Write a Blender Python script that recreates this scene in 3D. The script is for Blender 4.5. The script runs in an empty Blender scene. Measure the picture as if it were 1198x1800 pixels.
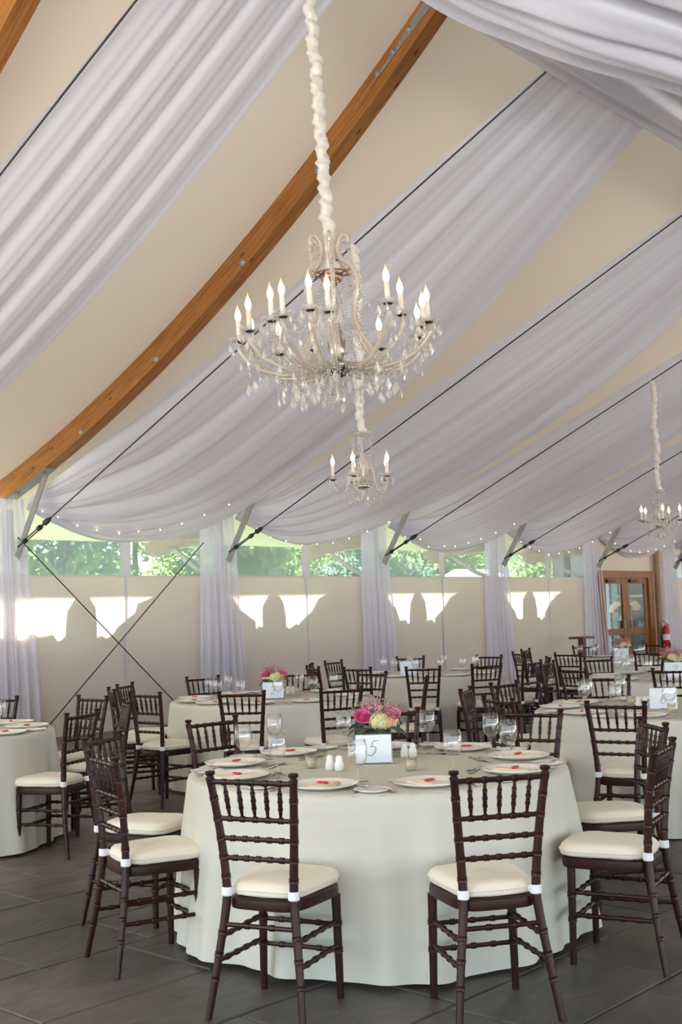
import bpy, math, random
import numpy as np
from mathutils import Vector, Matrix

SC = bpy.context.scene
COL = SC.collection
R = math.radians
PI = math.pi

# ------------------------------------------------------------------ camera
# tent axes: x runs along the windowed side wall (away from the camera), y points at that wall, z up
FPX, PITCH, ROLL, CAMZ = 2071.0, 0.0854, -0.0301, 1.525
ANG = 0.7353
SW, CW = math.sin(ANG), math.cos(ANG)


def c2t(X, Y, Z=0.0):
    """plan position given right/forward of the camera -> tent axes"""
    return Vector((X * SW + Y * CW, -X * CW + Y * SW, Z))


_f = Vector((0, math.cos(PITCH), math.sin(PITCH)))
_r = Vector((1, 0, 0))
_u = _r.cross(_f)
_c, _s = math.cos(ROLL), math.sin(ROLL)
_R2, _U2 = _c * _r + _s * _u, -_s * _r + _c * _u
CR, CU, CF = c2t(*_R2), c2t(*_U2), c2t(*_f)
cam_d = bpy.data.cameras.new('camera')
cam = bpy.data.objects.new('camera', cam_d)
COL.objects.link(cam)
cam_d.sensor_fit = 'VERTICAL'
cam_d.sensor_height = 36.0
cam_d.lens = FPX / 1800.0 * 36.0
cam_d.clip_start = 0.05
cam_d.clip_end = 400
M3 = Matrix((CR, CU, -CF)).transposed()
cam.matrix_world = Matrix.Translation((0, 0, CAMZ)) @ M3.to_4x4()
SC.camera = cam


def pray(px, py):
    return CF + CR * ((px - 599.0) / FPX) + CU * ((900.0 - py) / FPX)


def pz(px, py, z):
    d = pray(px, py)
    return Vector((0, 0, CAMZ)) + d * ((z - CAMZ) / d.z)


def py_(px, py, y):
    d = pray(px, py)
    return Vector((0, 0, CAMZ)) + d * (y / d.y)


# ------------------------------------------------------------------ world, sun, exposure
world = bpy.data.worlds.new('World')
SC.world = world
world.use_nodes = True
bg = world.node_tree.nodes['Background']
bg.inputs['Color'].default_value = (0.75, 0.88, 1.0, 1)
bg.inputs['Strength'].default_value = 1.6
SUN_TO = Vector((0.42, 1.0, 0.52)).normalized()
sun_d = bpy.data.lights.new('sun', 'SUN')
sun_d.energy = 28.0
sun_d.angle = R(2.5)
sun_d.color = (1.0, 0.95, 0.86)
sun = bpy.data.objects.new('sun', sun_d)
COL.objects.link(sun)
sun.rotation_euler = SUN_TO.to_track_quat('Z', 'Y').to_euler()
SC.view_settings.view_transform = 'Standard'
SC.view_settings.look = 'None'
SC.view_settings.gamma = 1.0
SC.view_settings.use_curve_mapping = False
SC.view_settings.exposure = 1.3
SC.cycles.use_denoising = True
SC.cycles.max_bounces = 10
SC.cycles.diffuse_bounces = 5
SC.cycles.glossy_bounces = 3
SC.cycles.transmission_bounces = 6
SC.cycles.transparent_max_bounces = 24
SC.cycles.sample_clamp_indirect = 6.0
SC.cycles.caustics_reflective = False
SC.cycles.caustics_refractive = False

# ------------------------------------------------------------------ helpers


class MB:
    def __init__(self):
        self.v, self.f = [], []

    def add(self, vs, fs):
        b = len(self.v)
        self.v += [tuple(x) for x in vs]
        self.f += [tuple(i + b for i in q) for q in fs]
        return self

    def box(self, lo, hi, M=None):
        (a, b, c), (d, e, g) = lo, hi
        vs = [Vector(p) for p in ((a, b, c), (d, b, c), (d, e, c), (a, e, c), (a, b, g), (d, b, g), (d, e, g), (a, e, g))]
        if M is not None:
            vs = [M @ p for p in vs]
        return self.add(vs, [(3, 2, 1, 0), (4, 5, 6, 7), (0, 1, 5, 4), (1, 2, 6, 5), (2, 3, 7, 6), (3, 0, 4, 7)])

    def bar(self, p, q, w, h, up=(0, 0, 1)):
        """flat bar from p to q, width w sideways, height h along up"""
        p, q = Vector(p), Vector(q)
        d = (q - p).normalized()
        s = d.cross(Vector(up)).normalized()
        n = s.cross(d)
        vs = []
        for c in (p, q):
            for a, b in ((-1, -1), (1, -1), (1, 1), (-1, 1)):
                vs.append(c + s * (a * w / 2) + n * (b * h / 2))
        return self.add(vs, [(3, 2, 1, 0), (4, 5, 6, 7), (0, 1, 5, 4), (1, 2, 6, 5), (2, 3, 7, 6), (3, 0, 4, 7)])

    def lathe(self, prof, n=24, M=None, cap=False):
        """prof: [(r, z)] turned about z"""
        vs, fs = [], []
        m = len(prof)
        for r, z in prof:
            for k in range(n):
                a = 2 * PI * k / n
                p = Vector((r * math.cos(a), r * math.sin(a), z))
                vs.append(M @ p if M is not None else p)
        for i in range(m - 1):
            for k in range(n):
                k2 = (k + 1) % n
                fs.append((i * n + k, i * n + k2, (i + 1) * n + k2, (i + 1) * n + k))
        if cap:
            fs.append(tuple(range(n))[::-1])
            fs.append(tuple((m - 1) * n + k for k in range(n)))
        return self.add(vs, fs)

    def tube(self, pts, rad, n=8, cap=True):
        """rad: number or list"""
        pts = [Vector(p) for p in pts]
        m = len(pts)
        rr = rad if isinstance(rad, (list, tuple)) else [rad] * m
        t0 = (pts[1] - pts[0]).normalized()
        ref = Vector((0, 0, 1)) if abs(t0.z) < 0.9 else Vector((1, 0, 0))
        nn = t0.cross(ref).normalized()
        vs, fs = [], []
        for i, p in enumerate(pts):
            t = (pts[min(i + 1, m - 1)] - pts[max(i - 1, 0)])
            if t.length < 1e-9:
                t = t0
            t.normalize()
            nn = (nn - t * nn.dot(t))
            if nn.length < 1e-6:
                nn = t.cross(Vector((0.3, 0.5, 0.8)))
            nn.normalize()
            bb = t.cross(nn)
            for k in range(n):
                a = 2 * PI * k / n
                vs.append(p + (nn * math.cos(a) + bb * math.sin(a)) * rr[i])
        for i in range(m - 1):
            for k in range(n):
                k2 = (k + 1) % n
                fs.append((i * n + k, i * n + k2, (i + 1) * n + k2, (i + 1) * n + k))
        if cap:
            fs.append(tuple(range(n))[::-1])
            fs.append(tuple((m - 1) * n + k for k in range(n)))
        return self.add(vs, fs)

    def grid(self, nu, nv, fn, wrap=False):
        vs = [fn(i / nu, j / nv) for j in range(nv + 1) for i in range(nu + 1)]
        w = nu + 1
        fs = [(j * w + i, j * w + i + 1, (j + 1) * w + i + 1, (j + 1) * w + i) for j in range(nv) for i in range(nu)]
        return self.add(vs, fs)

    def prism(self, poly, lo, hi, fn):
        """poly: 2D outline, fn(a, b, t) -> point, t = lo / hi"""
        n = len(poly)
        vs = [fn(a, b, lo) for a, b in poly] + [fn(a, b, hi) for a, b in poly]
        fs = [tuple(range(n))[::-1], tuple(range(n, 2 * n))] + [(i, (i + 1) % n, n + (i + 1) % n, n + i) for i in range(n)]
        return self.add(vs, fs)

    def octa(self, c, r, h=None):
        c = Vector(c)
        h = h or r
        vs = [c + Vector(d) for d in ((r, 0, 0), (0, r, 0), (-r, 0, 0), (0, -r, 0), (0, 0, h), (0, 0, -h))]
        return self.add(vs, [(0, 1, 4), (1, 2, 4), (2, 3, 4), (3, 0, 4), (1, 0, 5), (2, 1, 5), (3, 2, 5), (0, 3, 5)])

    def mesh(self, name, m, smooth=False):
        me = bpy.data.meshes.new(name)
        me.from_pydata(self.v, [], self.f)
        me.materials.append(m)
        if smooth:
            me.polygons.foreach_set('use_smooth', [True] * len(me.polygons))
            if smooth == 'auto':
                me.set_sharp_from_angle(angle=R(38))
        me.update()
        return me

    def build(self, name, m, parent=None, smooth=False):
        return link(name, self.mesh(name, m, smooth), parent)


def link(name, data, parent=None):
    o = bpy.data.objects.new(name, data)
    COL.objects.link(o)
    o.parent = parent
    return o


def tag(o, label=None, cat=None, group=None, kind=None):
    for k, v in (('label', label), ('category', cat), ('group', group), ('kind', kind)):
        if v:
            o[k] = v
    return o


def thing(name, label, cat, loc=(0, 0, 0), rz=0.0, group=None):
    o = bpy.data.objects.new(name, None)
    COL.objects.link(o)
    o.location = loc
    o.rotation_euler = (0, 0, rz)
    return tag(o, label, cat, group)


def copy_tree(o, parent=None):
    c = o.copy()
    COL.objects.link(c)
    c.parent = parent
    for ch in o.children:
        copy_tree(ch, c)
    return c


def catmull(pts, n):
    """smooth curve through pts, n samples in all"""
    P = [Vector(p) for p in pts]
    m = len(P) - 1
    out = []
    for i in range(n):
        t = i / (n - 1) * m
        k = min(int(t), m - 1)
        u = t - k
        a, b, c, d = P[max(k - 1, 0)], P[k], P[k + 1], P[min(k + 2, m)]
        out.append(0.5 * ((2 * b) + (c - a) * u + (2 * a - 5 * b + 4 * c - d) * u * u + (3 * b - a - 3 * c + d) * u ** 3))
    return out


def lerp(a, b, t):
    return a + (b - a) * t


def interp(x, xs, ys):
    return float(np.interp(x, xs, ys))


# ------------------------------------------------------------------ materials
def srgb(r, g, b):
    return tuple(((c / 255) / 12.92 if c / 255 <= 0.04045 else ((c / 255 + 0.055) / 1.055) ** 2.4) for c in (r, g, b)) + (1,)


def newmat(name):
    m = bpy.data.materials.new(name)
    m.use_nodes = True
    nt = m.node_tree
    return m, nt, nt.nodes, nt.links


def pbr(name, col, rough=0.5, metal=0.0, spec=0.5, noise=None, bump=None, sheen=0.0, emit=None, coat=0.0):
    """noise=(scale, amount, stretch) mottles the colour; bump=(scale, strength, stretch)"""
    m, nt, N, L = newmat(name)
    b = N['Principled BSDF']
    b.inputs['Base Color'].default_value = col
    b.inputs['Roughness'].default_value = rough
    b.inputs['Metallic'].default_value = metal
    b.inputs['Specular IOR Level'].default_value = spec
    if coat:
        b.inputs['Coat Weight'].default_value = coat
        b.inputs['Coat Roughness'].default_value = 0.2
    if sheen:
        b.inputs['Sheen Weight'].default_value = sheen
    if emit:
        b.inputs['Emission Color'].default_value = emit[0]
        b.inputs['Emission Strength'].default_value = emit[1]
    tc = N.new('ShaderNodeTexCoord')
    if noise:
        mp = N.new('ShaderNodeMapping')
        mp.inputs['Scale'].default_value = noise[2] if len(noise) > 2 else (1, 1, 1)
        nz = N.new('ShaderNodeTexNoise')
        nz.inputs['Scale'].default_value = noise[0]
        nz.inputs['Detail'].default_value = 5
        L.new(tc.outputs['Object'], mp.inputs['Vector'])
        L.new(mp.outputs['Vector'], nz.inputs['Vector'])
        rp = N.new('ShaderNodeValToRGB')
        a = noise[1]
        rp.color_ramp.elements[0].position = 0.3
        rp.color_ramp.elements[1].position = 0.7
        rp.color_ramp.elements[0].color = tuple(c * (1 - a) for c in col[:3]) + (1,)
        rp.color_ramp.elements[1].color = tuple(min(1, c * (1 + a)) for c in col[:3]) + (1,)
        L.new(nz.outputs['Fac'], rp.inputs['Fac'])
        L.new(rp.outputs['Color'], b.inputs['Base Color'])
    if bump:
        mp2 = N.new('ShaderNodeMapping')
        mp2.inputs['Scale'].default_value = bump[2] if len(bump) > 2 else (1, 1, 1)
        n2 = N.new('ShaderNodeTexNoise')
        n2.inputs['Scale'].default_value = bump[0]
        n2.inputs['Detail'].default_value = 6
        bp = N.new('ShaderNodeBump')
        bp.inputs['Strength'].default_value = bump[1]
        bp.inputs['Distance'].default_value = 0.02
        L.new(tc.outputs['Object'], mp2.inputs['Vector'])
        L.new(mp2.outputs['Vector'], n2.inputs['Vector'])
        L.new(n2.outputs['Fac'], bp.inputs['Height'])
        L.new(bp.outputs['Normal'], b.inputs['Normal'])
    return m


def cloth(name, col, trans=0.3, clear=0.0, gloss=0.0, weave=0.0, tcol=None):
    """diffuse + translucent fabric; clear = share of light that goes straight through a sheer weave"""
    m, nt, N, L = newmat(name)
    N.remove(N['Principled BSDF'])
    out = N['Material Output']
    d = N.new('ShaderNodeBsdfDiffuse')
    d.inputs['Color'].default_value = col
    t = N.new('ShaderNodeBsdfTranslucent')
    t.inputs['Color'].default_value = tcol or col
    mx = N.new('ShaderNodeMixShader')
    mx.inputs[0].default_value = trans
    L.new(d.outputs[0], mx.inputs[1])
    L.new(t.outputs[0], mx.inputs[2])
    last = mx
    if gloss:
        g = N.new('ShaderNodeBsdfGlossy')
        g.inputs['Roughness'].default_value = 0.32
        m2 = N.new('ShaderNodeMixShader')
        m2.inputs[0].default_value = gloss
        L.new(last.outputs[0], m2.inputs[1])
        L.new(g.outputs[0], m2.inputs[2])
        last = m2
    if clear:
        tr = N.new('ShaderNodeBsdfTransparent')
        m3 = N.new('ShaderNodeMixShader')
        m3.inputs[0].default_value = clear
        L.new(last.outputs[0], m3.inputs[1])
        L.new(tr.outputs[0], m3.inputs[2])
        last = m3
    if weave:
        tc = N.new('ShaderNodeTexCoord')
        nz = N.new('ShaderNodeTexNoise')
        nz.inputs['Scale'].default_value = weave
        nz.inputs['Detail'].default_value = 6
        bp = N.new('ShaderNodeBump')
        bp.inputs['Strength'].default_value = 0.25
        bp.inputs['Distance'].default_value = 0.02
        L.new(tc.outputs['Object'], nz.inputs['Vector'])
        L.new(nz.outputs['Fac'], bp.inputs['Height'])
        L.new(bp.outputs['Normal'], d.inputs['Normal'])
    L.new(last.outputs[0], out.inputs['Surface'])
    return m


def thin_glass(name, tint=(1, 1, 1, 1), rough=0.02, base=0.06, milk=0.0, milkcol=(0.8, 0.9, 0.95, 1), edge=0.6):
    """thin clear sheet: fresnel reflection over straight transmission, some milkiness"""
    m, nt, N, L = newmat(name)
    N.remove(N['Principled BSDF'])
    out = N['Material Output']
    tr = N.new('ShaderNodeBsdfTransparent')
    tr.inputs['Color'].default_value = tint
    g = N.new('ShaderNodeBsdfGlossy')
    g.inputs['Roughness'].default_value = rough
    lw = N.new('ShaderNodeLayerWeight')
    lw.inputs['Blend'].default_value = 0.5
    fr = N.new('ShaderNodeMath')
    fr.operation = 'POWER'
    fr.inputs[1].default_value = 3.0
    L.new(lw.outputs['Facing'], fr.inputs[0])
    ma = N.new('ShaderNodeMath')
    ma.operation = 'MULTIPLY_ADD'
    ma.inputs[1].default_value = edge
    ma.inputs[2].default_value = base
    ma.use_clamp = True
    L.new(fr.outputs[0], ma.inputs[0])
    mx = N.new('ShaderNodeMixShader')
    L.new(ma.outputs[0], mx.inputs[0])
    L.new(tr.outputs[0], mx.inputs[1])
    L.new(g.outputs[0], mx.inputs[2])
    last = mx
    if milk:
        d = N.new('ShaderNodeBsdfDiffuse')
        d.inputs['Color'].default_value = milkcol
        t = N.new('ShaderNodeBsdfTranslucent')
        t.inputs['Color'].default_value = milkcol
        ad = N.new('ShaderNodeMixShader')
        ad.inputs[0].default_value = 0.5
        L.new(d.outputs[0], ad.inputs[1])
        L.new(t.outputs[0], ad.inputs[2])
        m2 = N.new('ShaderNodeMixShader')
        m2.inputs[0].default_value = milk
        L.new(last.outputs[0], m2.inputs[1])
        L.new(ad.outputs[0], m2.inputs[2])
        last = m2
    L.new(last.outputs[0], out.inputs['Surface'])
    return m


def emission(name, col, strength):
    m, nt, N, L = newmat(name)
    N.remove(N['Principled BSDF'])
    e = N.new('ShaderNodeEmission')
    e.inputs['Color'].default_value = col
    e.inputs['Strength'].default_value = strength
    L.new(e.outputs[0], N['Material Output'].inputs['Surface'])
    return m


def bulb_material():
    m = emission('lit_bulb', (1, 0.6, 0.3, 1), 1.0)
    N, L = m.node_tree.nodes, m.node_tree.links
    e = [n for n in N if n.type == 'EMISSION'][0]
    tc = N.new('ShaderNodeTexCoord')
    sx = N.new('ShaderNodeSeparateXYZ')
    mr = N.new('ShaderNodeMapRange')
    mr.inputs['From Min'].default_value = 0.122
    mr.inputs['From Max'].default_value = 0.244
    rp = N.new('ShaderNodeValToRGB')
    r = rp.color_ramp.elements
    r[0].position, r[0].color = 0.0, (1.0, 0.60, 0.34, 1)
    r[1].position, r[1].color = 1.0, (0.42, 0.19, 0.07, 1)
    c = r.new(0.32)
    c.color = (4.2, 3.2, 2.1, 1)
    d = r.new(0.68)
    d.color = (0.95, 0.56, 0.30, 1)
    L.new(tc.outputs['Object'], sx.inputs[0])
    L.new(sx.outputs['Z'], mr.inputs['Value'])
    L.new(mr.outputs[0], rp.inputs['Fac'])
    L.new(rp.outputs['Color'], e.inputs['Color'])
    return m


def timber(name, c1, c2, axis_scale, knots=True, uv=False):
    m, nt, N, L = newmat(name)
    b = N['Principled BSDF']
    b.inputs['Roughness'].default_value = 0.42
    tc = N.new('ShaderNodeTexCoord')
    mp = N.new('ShaderNodeMapping')
    mp.inputs['Scale'].default_value = axis_scale
    src = tc.outputs['UV' if uv else 'Object']
    L.new(src, mp.inputs['Vector'])
    nz = N.new('ShaderNodeTexNoise')
    nz.inputs['Scale'].default_value = 6
    nz.inputs['Detail'].default_value = 8
    L.new(mp.outputs['Vector'], nz.inputs['Vector'])
    rp = N.new('ShaderNodeValToRGB')
    rp.color_ramp.elements[0].position = 0.32
    rp.color_ramp.elements[1].position = 0.68
    rp.color_ramp.elements[0].color = c1
    rp.color_ramp.elements[1].color = c2
    L.new(nz.outputs['Fac'], rp.inputs['Fac'])
    last = rp
    if knots:
        vo = N.new('ShaderNodeTexVoronoi')
        vo.inputs['Scale'].default_value = 1.0
        mp2 = N.new('ShaderNodeMapping')
        mp2.inputs['Scale'].default_value = (2.2, 5.5, 1)
        L.new(src, mp2.inputs['Vector'])
        L.new(mp2.outputs['Vector'], vo.inputs['Vector'])
        r2 = N.new('ShaderNodeValToRGB')
        r2.color_ramp.elements[0].position = 0.05
        r2.color_ramp.elements[1].position = 0.12
        r2.color_ramp.elements[0].color = (0.25, 0.14, 0.08, 1)
        r2.color_ramp.elements[1].color = (1, 1, 1, 1)
        L.new(vo.outputs['Distance'], r2.inputs['Fac'])
        mul = N.new('ShaderNodeMix')
        mul.data_type = 'RGBA'
        mul.blend_type = 'MULTIPLY'
        mul.inputs[0].default_value = 1.0
        L.new(rp.outputs['Color'], mul.inputs[6])
        L.new(r2.outputs['Color'], mul.inputs[7])
        L.new(mul.outputs[2], b.inputs['Base Color'])
    else:
        L.new(rp.outputs['Color'], b.inputs['Base Color'])
    return m


def slate(name):
    m, nt, N, L = newmat(name)
    b = N['Principled BSDF']
    b.inputs['Roughness'].default_value = 0.48
    b.inputs['Specular IOR Level'].default_value = 0.4
    gm = N.new('ShaderNodeNewGeometry')
    mp = N.new('ShaderNodeMapping')
    mp.inputs['Rotation'].default_value = (0, 0, R(12))
    mp.inputs['Scale'].default_value = (1.5, 2.7, 1.0)
    L.new(gm.outputs['Position'], mp.inputs['Vector'])
    n1 = N.new('ShaderNodeTexNoise')
    n1.inputs['Scale'].default_value = 2.2
    n1.inputs['Detail'].default_value = 10
    n1.inputs['Distortion'].default_value = 1.2
    L.new(mp.outputs['Vector'], n1.inputs['Vector'])
    n2 = N.new('ShaderNodeTexNoise')
    n2.inputs['Scale'].default_value = 0.7
    n2.inputs['Detail'].default_value = 3
    L.new(gm.outputs['Position'], n2.inputs['Vector'])
    rp = N.new('ShaderNodeValToRGB')
    e = rp.color_ramp.elements
    e[0].position, e[0].color = 0.25, srgb(70, 69, 68)
    e[1].position, e[1].color = 0.75, srgb(124, 112, 102)
    mid = e.new(0.5)
    mid.color = srgb(94, 90, 86)
    L.new(n2.outputs['Fac'], rp.inputs['Fac'])
    r1 = N.new('ShaderNodeValToRGB')
    r1.color_ramp.elements[0].position, r1.color_ramp.elements[0].color = 0.3, (0.72, 0.72, 0.72, 1)
    r1.color_ramp.elements[1].position, r1.color_ramp.elements[1].color = 0.7, (1.2, 1.2, 1.2, 1)
    L.new(n1.outputs['Fac'], r1.inputs['Fac'])
    mul = N.new('ShaderNodeMix')
    mul.data_type = 'RGBA'
    mul.blend_type = 'MULTIPLY'
    mul.inputs[0].default_value = 1.0
    L.new(rp.outputs['Color'], mul.inputs[6])
    L.new(r1.outputs['Color'], mul.inputs[7])
    L.new(mul.outputs[2], b.inputs['Base Color'])
    bp = N.new('ShaderNodeBump')
    bp.inputs['Strength'].default_value = 0.8
    bp.inputs['Distance'].default_value = 0.012
    L.new(n1.outputs['Fac'], bp.inputs['Height'])
    L.new(bp.outputs['Normal'], b.inputs['Normal'])
    return m


MT = dict(
    slate=slate('slate'),
    grout=pbr('grout', srgb(48, 46, 44), 0.9),
    vinyl=cloth('wall_vinyl', srgb(228, 217, 203), trans=0.11, weave=8.0, tcol=srgb(255, 244, 226)),
    membrane=cloth('roof_membrane', srgb(222, 209, 191), trans=0.010, weave=3.0, tcol=srgb(240, 232, 220)),
    sheer=cloth('sheer_white', srgb(241, 240, 255), trans=0.15, clear=0.11, gloss=0.10),
    sheer2=cloth('sheer_column', srgb(238, 236, 250), trans=0.40, clear=0.30, gloss=0.03),
    sleeve=cloth('cord_sleeve', srgb(226, 217, 210), trans=0.15, gloss=0.08),
    linen=cloth('table_linen', srgb(222, 220, 208), trans=0.12, weave=5.0),
    timber=timber('glulam', srgb(138, 84, 32), srgb(180, 120, 56), (0.35, 5.0, 1.0), uv=True),
    plank=timber('outdoor_timber', srgb(120, 88, 60), srgb(168, 132, 96), (5, 0.4, 5), knots=False),
    doorwood=timber('door_wood', srgb(112, 62, 22), srgb(142, 84, 34), (4, 4, 0.4), knots=False),
    oldwood=pbr('old_wood', srgb(104, 62, 42), 0.5, noise=(6, 0.25, (1, 1, 0.2))),
    steel=pbr('galvanised_steel', srgb(160, 158, 156), 0.45, metal=0.55, noise=(14, 0.08)),
    paint=pbr('painted_steel', srgb(170, 164, 158), 0.5),
    cable=pbr('steel_cable', srgb(62, 62, 64), 0.4, metal=0.6),
    dark=pbr('dark_metal', srgb(58, 56, 55), 0.45, metal=0.6),
    mahogany=pbr('mahogany', srgb(46, 20, 14), 0.34, spec=0.32, noise=(9, 0.35, (1, 1, 0.3))),
    cushion=pbr('ivory_cushion', srgb(236, 226, 208), 0.85, sheen=0.2, bump=(14, 0.10)),
    strap=pbr('white_strap', srgb(235, 236, 240), 0.8),
    china=pbr('white_china', srgb(244, 240, 234), 0.16, spec=0.5),
    napkin=pbr('blush_napkin', srgb(242, 226, 208), 0.9),
    red=pbr('red_wrapper', srgb(205, 48, 48), 0.35),
    cutlery=pbr('cutlery_steel', srgb(210, 208, 206), 0.18, metal=1.0),
    glass=thin_glass('goblet_glass', base=0.05, edge=0.9, milk=0.012, milkcol=(0.9, 0.95, 1.0, 1)),
    crystal=thin_glass('crystal', tint=(0.97, 0.95, 0.93, 1), base=0.22, edge=0.7, rough=0.08, milk=0.30, milkcol=(0.95, 0.92, 0.90, 1)),
    armglass=thin_glass('arm_glass', tint=(0.90, 0.82, 0.76, 1), base=0.18, edge=0.7, rough=0.12, milk=0.45, milkcol=(0.93, 0.87, 0.82, 1)),
    vase=thin_glass('vase_glass', tint=(0.86, 0.93, 0.9, 1), base=0.05, edge=0.8),
    pane=thin_glass('clear_vinyl', tint=(0.93, 0.98, 1.0, 1), base=0.02, edge=0.35, milk=0.34, milkcol=(0.66, 0.80, 0.90, 1)),
    doorpane=thin_glass('door_glass', tint=(0.8, 0.92, 0.96, 1), base=0.02, edge=0.5),
    strip=cloth('white_vinyl_strip', srgb(232, 230, 232), trans=0.35),
    card=pbr('number_card', srgb(226, 232, 240), 0.6),
    ink=pbr('black_ink', srgb(40, 38, 38), 0.6),
    wax=pbr('candle_wax', srgb(236, 222, 182), 0.6),
    ceramic=pbr('shaker_ceramic', srgb(238, 236, 232), 0.25),
    candle=pbr('candle_tube', srgb(226, 214, 206), 0.5),
    bulb=bulb_material(),
    fairy=emission('fairy_bulb', (1.0, 0.55, 0.26, 1), 6.0),
    chrome=pbr('chrome', srgb(190, 186, 180), 0.2, metal=1.0),
    brass=pbr('aged_brass', srgb(150, 110, 90), 0.3, metal=0.8),
    hot_pink=pbr('hot_pink_petal', srgb(236, 86, 158), 0.6, sheen=0.2),
    soft_pink=pbr('soft_pink_petal', srgb(240, 150, 172), 0.6, sheen=0.2),
    cream=pbr('cream_petal', srgb(240, 230, 196), 0.6, sheen=0.2),
    hydrangea=pbr('hydrangea_petal', srgb(230, 222, 170), 0.7, noise=(30, 0.1)),
    peach=pbr('peach_petal', srgb(228, 176, 140), 0.7),
    leaf=pbr('dark_leaf', srgb(38, 72, 44), 0.4, noise=(12, 0.25)),
    stem=pbr('green_stem', srgb(96, 100, 64), 0.6),
    wax_bloom=pbr('wax_flower', srgb(206, 138, 156), 0.6),
    foliage=cloth('tree_leaves', srgb(92, 114, 70), trans=0.4, tcol=srgb(122, 146, 88)),
    foliage2=cloth('tree_leaves_dark', srgb(76, 102, 90), trans=0.4, tcol=srgb(104, 132, 108)),
    bark=pbr('bark', srgb(92, 76, 62), 0.9),
    paving=pbr('pale_paving', srgb(226, 222, 216), 0.9, noise=(2.0, 0.08)),
    strip_paving=pbr('strip_paving', srgb(186, 186, 184), 0.9, noise=(2.0, 0.08)),
    grass=pbr('lawn', srgb(112, 122, 92), 0.95, noise=(1.2, 0.2)),
    canvas=cloth('white_canvas', srgb(242, 242, 240), trans=0.3),
    siding=pbr('siding', srgb(170, 188, 200), 0.7),
    green=pbr('green_trim', srgb(22, 78, 70), 0.5),
    hillside=pbr('hillside', srgb(62, 84, 62), 0.95, noise=(0.25, 0.3)),
    glassdark=pbr('dark_window', srgb(24, 30, 34), 0.8, spec=0.1),
    extred=pbr('extinguisher_red', srgb(190, 26, 32), 0.3),
    white=pbr('white_paint', srgb(236, 236, 236), 0.5),
    black=pbr('black_cloth', srgb(22, 22, 26), 0.85),
    shirt=pbr('white_shirt', srgb(236, 240, 246), 0.85),
    skin=pbr('skin', srgb(196, 142, 116), 0.6),
    hair=pbr('dark_hair', srgb(30, 24, 22), 0.6),
)

# ------------------------------------------------------------------ tent geometry
XF = {k: 8.44 + 3.66 * k for k in range(-4, 7)}
YW = 13.42            # side wall and post line
YR = 5.00             # ridge
BY = [5.0, 6.3, 7.4, 8.25, 10.1, 12.2, 13.6]
BZ = [7.98, 6.95, 6.10, 5.52, 4.46, 3.60, 3.05]
BD = 0.30
BPOLY = np.polyfit(BY, BZ, 3)


def zbeam(y):
    if y < YR:
        y = 2 * YR - y
    return float(np.polyval(BPOLY, y))


def zroof(y):
    if y < YR:
        y = 2 * YR - y
    return zbeam(y) + BD if y <= 13.6 else lerp(zbeam(13.6) + BD, 2.76, (y - 13.6) / 1.65)


def zcable(y, k=0):
    return 2.42 + (13.42 - y) * 0.44


rnd = random.Random(7)

# floor: dark slate-stamped slabs laid square with the tent
floor = MB().box((-6.5, -5.5, -0.12), (31, 13.7, -0.007)).build('floor', MT['grout'])
tag(floor, kind='structure')
far_tiles = MB()
y = -5.5
row = 0
while y < 13.6:
    h = (0.54, 0.62, 0.50, 0.58)[row % 4]
    x = -6.5 + rnd.random() * 0.6
    while x < 30.5:
        w = rnd.choice((0.62, 0.85, 1.05, 1.25))
        dz = rnd.uniform(-0.0015, 0.0015)
        lo, hi = (x + 0.004, y + 0.004, -0.06), (x + w - 0.004, y + h - 0.004, dz)
        cx, cy = x + w / 2, y + h / 2
        d = math.hypot(cx, cy)
        ca = (cx * CF.x + cy * CF.y) / max(d, 1e-6)
        if d < 10.0 and d > 3.0 and ca > 0.93:
            b = MB()
            e = 0.006
            (a0, b0, c0), (a1, b1, c1) = lo, hi
            b.add([(a0, b0, c0), (a1, b0, c0), (a1, b1, c0), (a0, b1, c0), (a0, b0, c1 - e), (a1, b0, c1 - e), (a1, b1, c1 - e), (a0, b1, c1 - e),
                   (a0 + e, b0 + e, c1), (a1 - e, b0 + e, c1), (a1 - e, b1 - e, c1), (a0 + e, b1 - e, c1)],
                  [(0, 1, 5, 4), (1, 2, 6, 5), (2, 3, 7, 6), (3, 0, 4, 7), (4, 5, 9, 8), (5, 6, 10, 9), (6, 7, 11, 10), (7, 4, 8, 11), (8, 9, 10, 11)])
            b.build('slab', MT['slate'], floor)
        else:
            far_tiles.box(lo, hi)
        x += w
    y += h
    row += 1
tag(far_tiles.build('slab_field', MT['slate'], floor), kind='stuff')

# roof membrane, one panel for each bay and slope
ceiling = tag(link('ceiling', None), kind='structure')
ks = sorted(XF)
for a, b_ in zip(ks[:-1], ks[1:]):
    for side in (0, 1):
        ys = (15.25, YR) if side == 0 else (YR, 2 * YR - 15.25)

        def fn(u, v, a=a, b_=b_, ys=ys):
            yy = lerp(ys[0], ys[1], v)
            sag = 4 * u * (1 - u)
            return Vector((lerp(XF[a], XF[b_], u), yy, zroof(yy) - 0.05 * sag * math.sin(PI * v)))
        MB().grid(8, 30, fn).build('roof_panel', MT['membrane'], ceiling, smooth=True)

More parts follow.
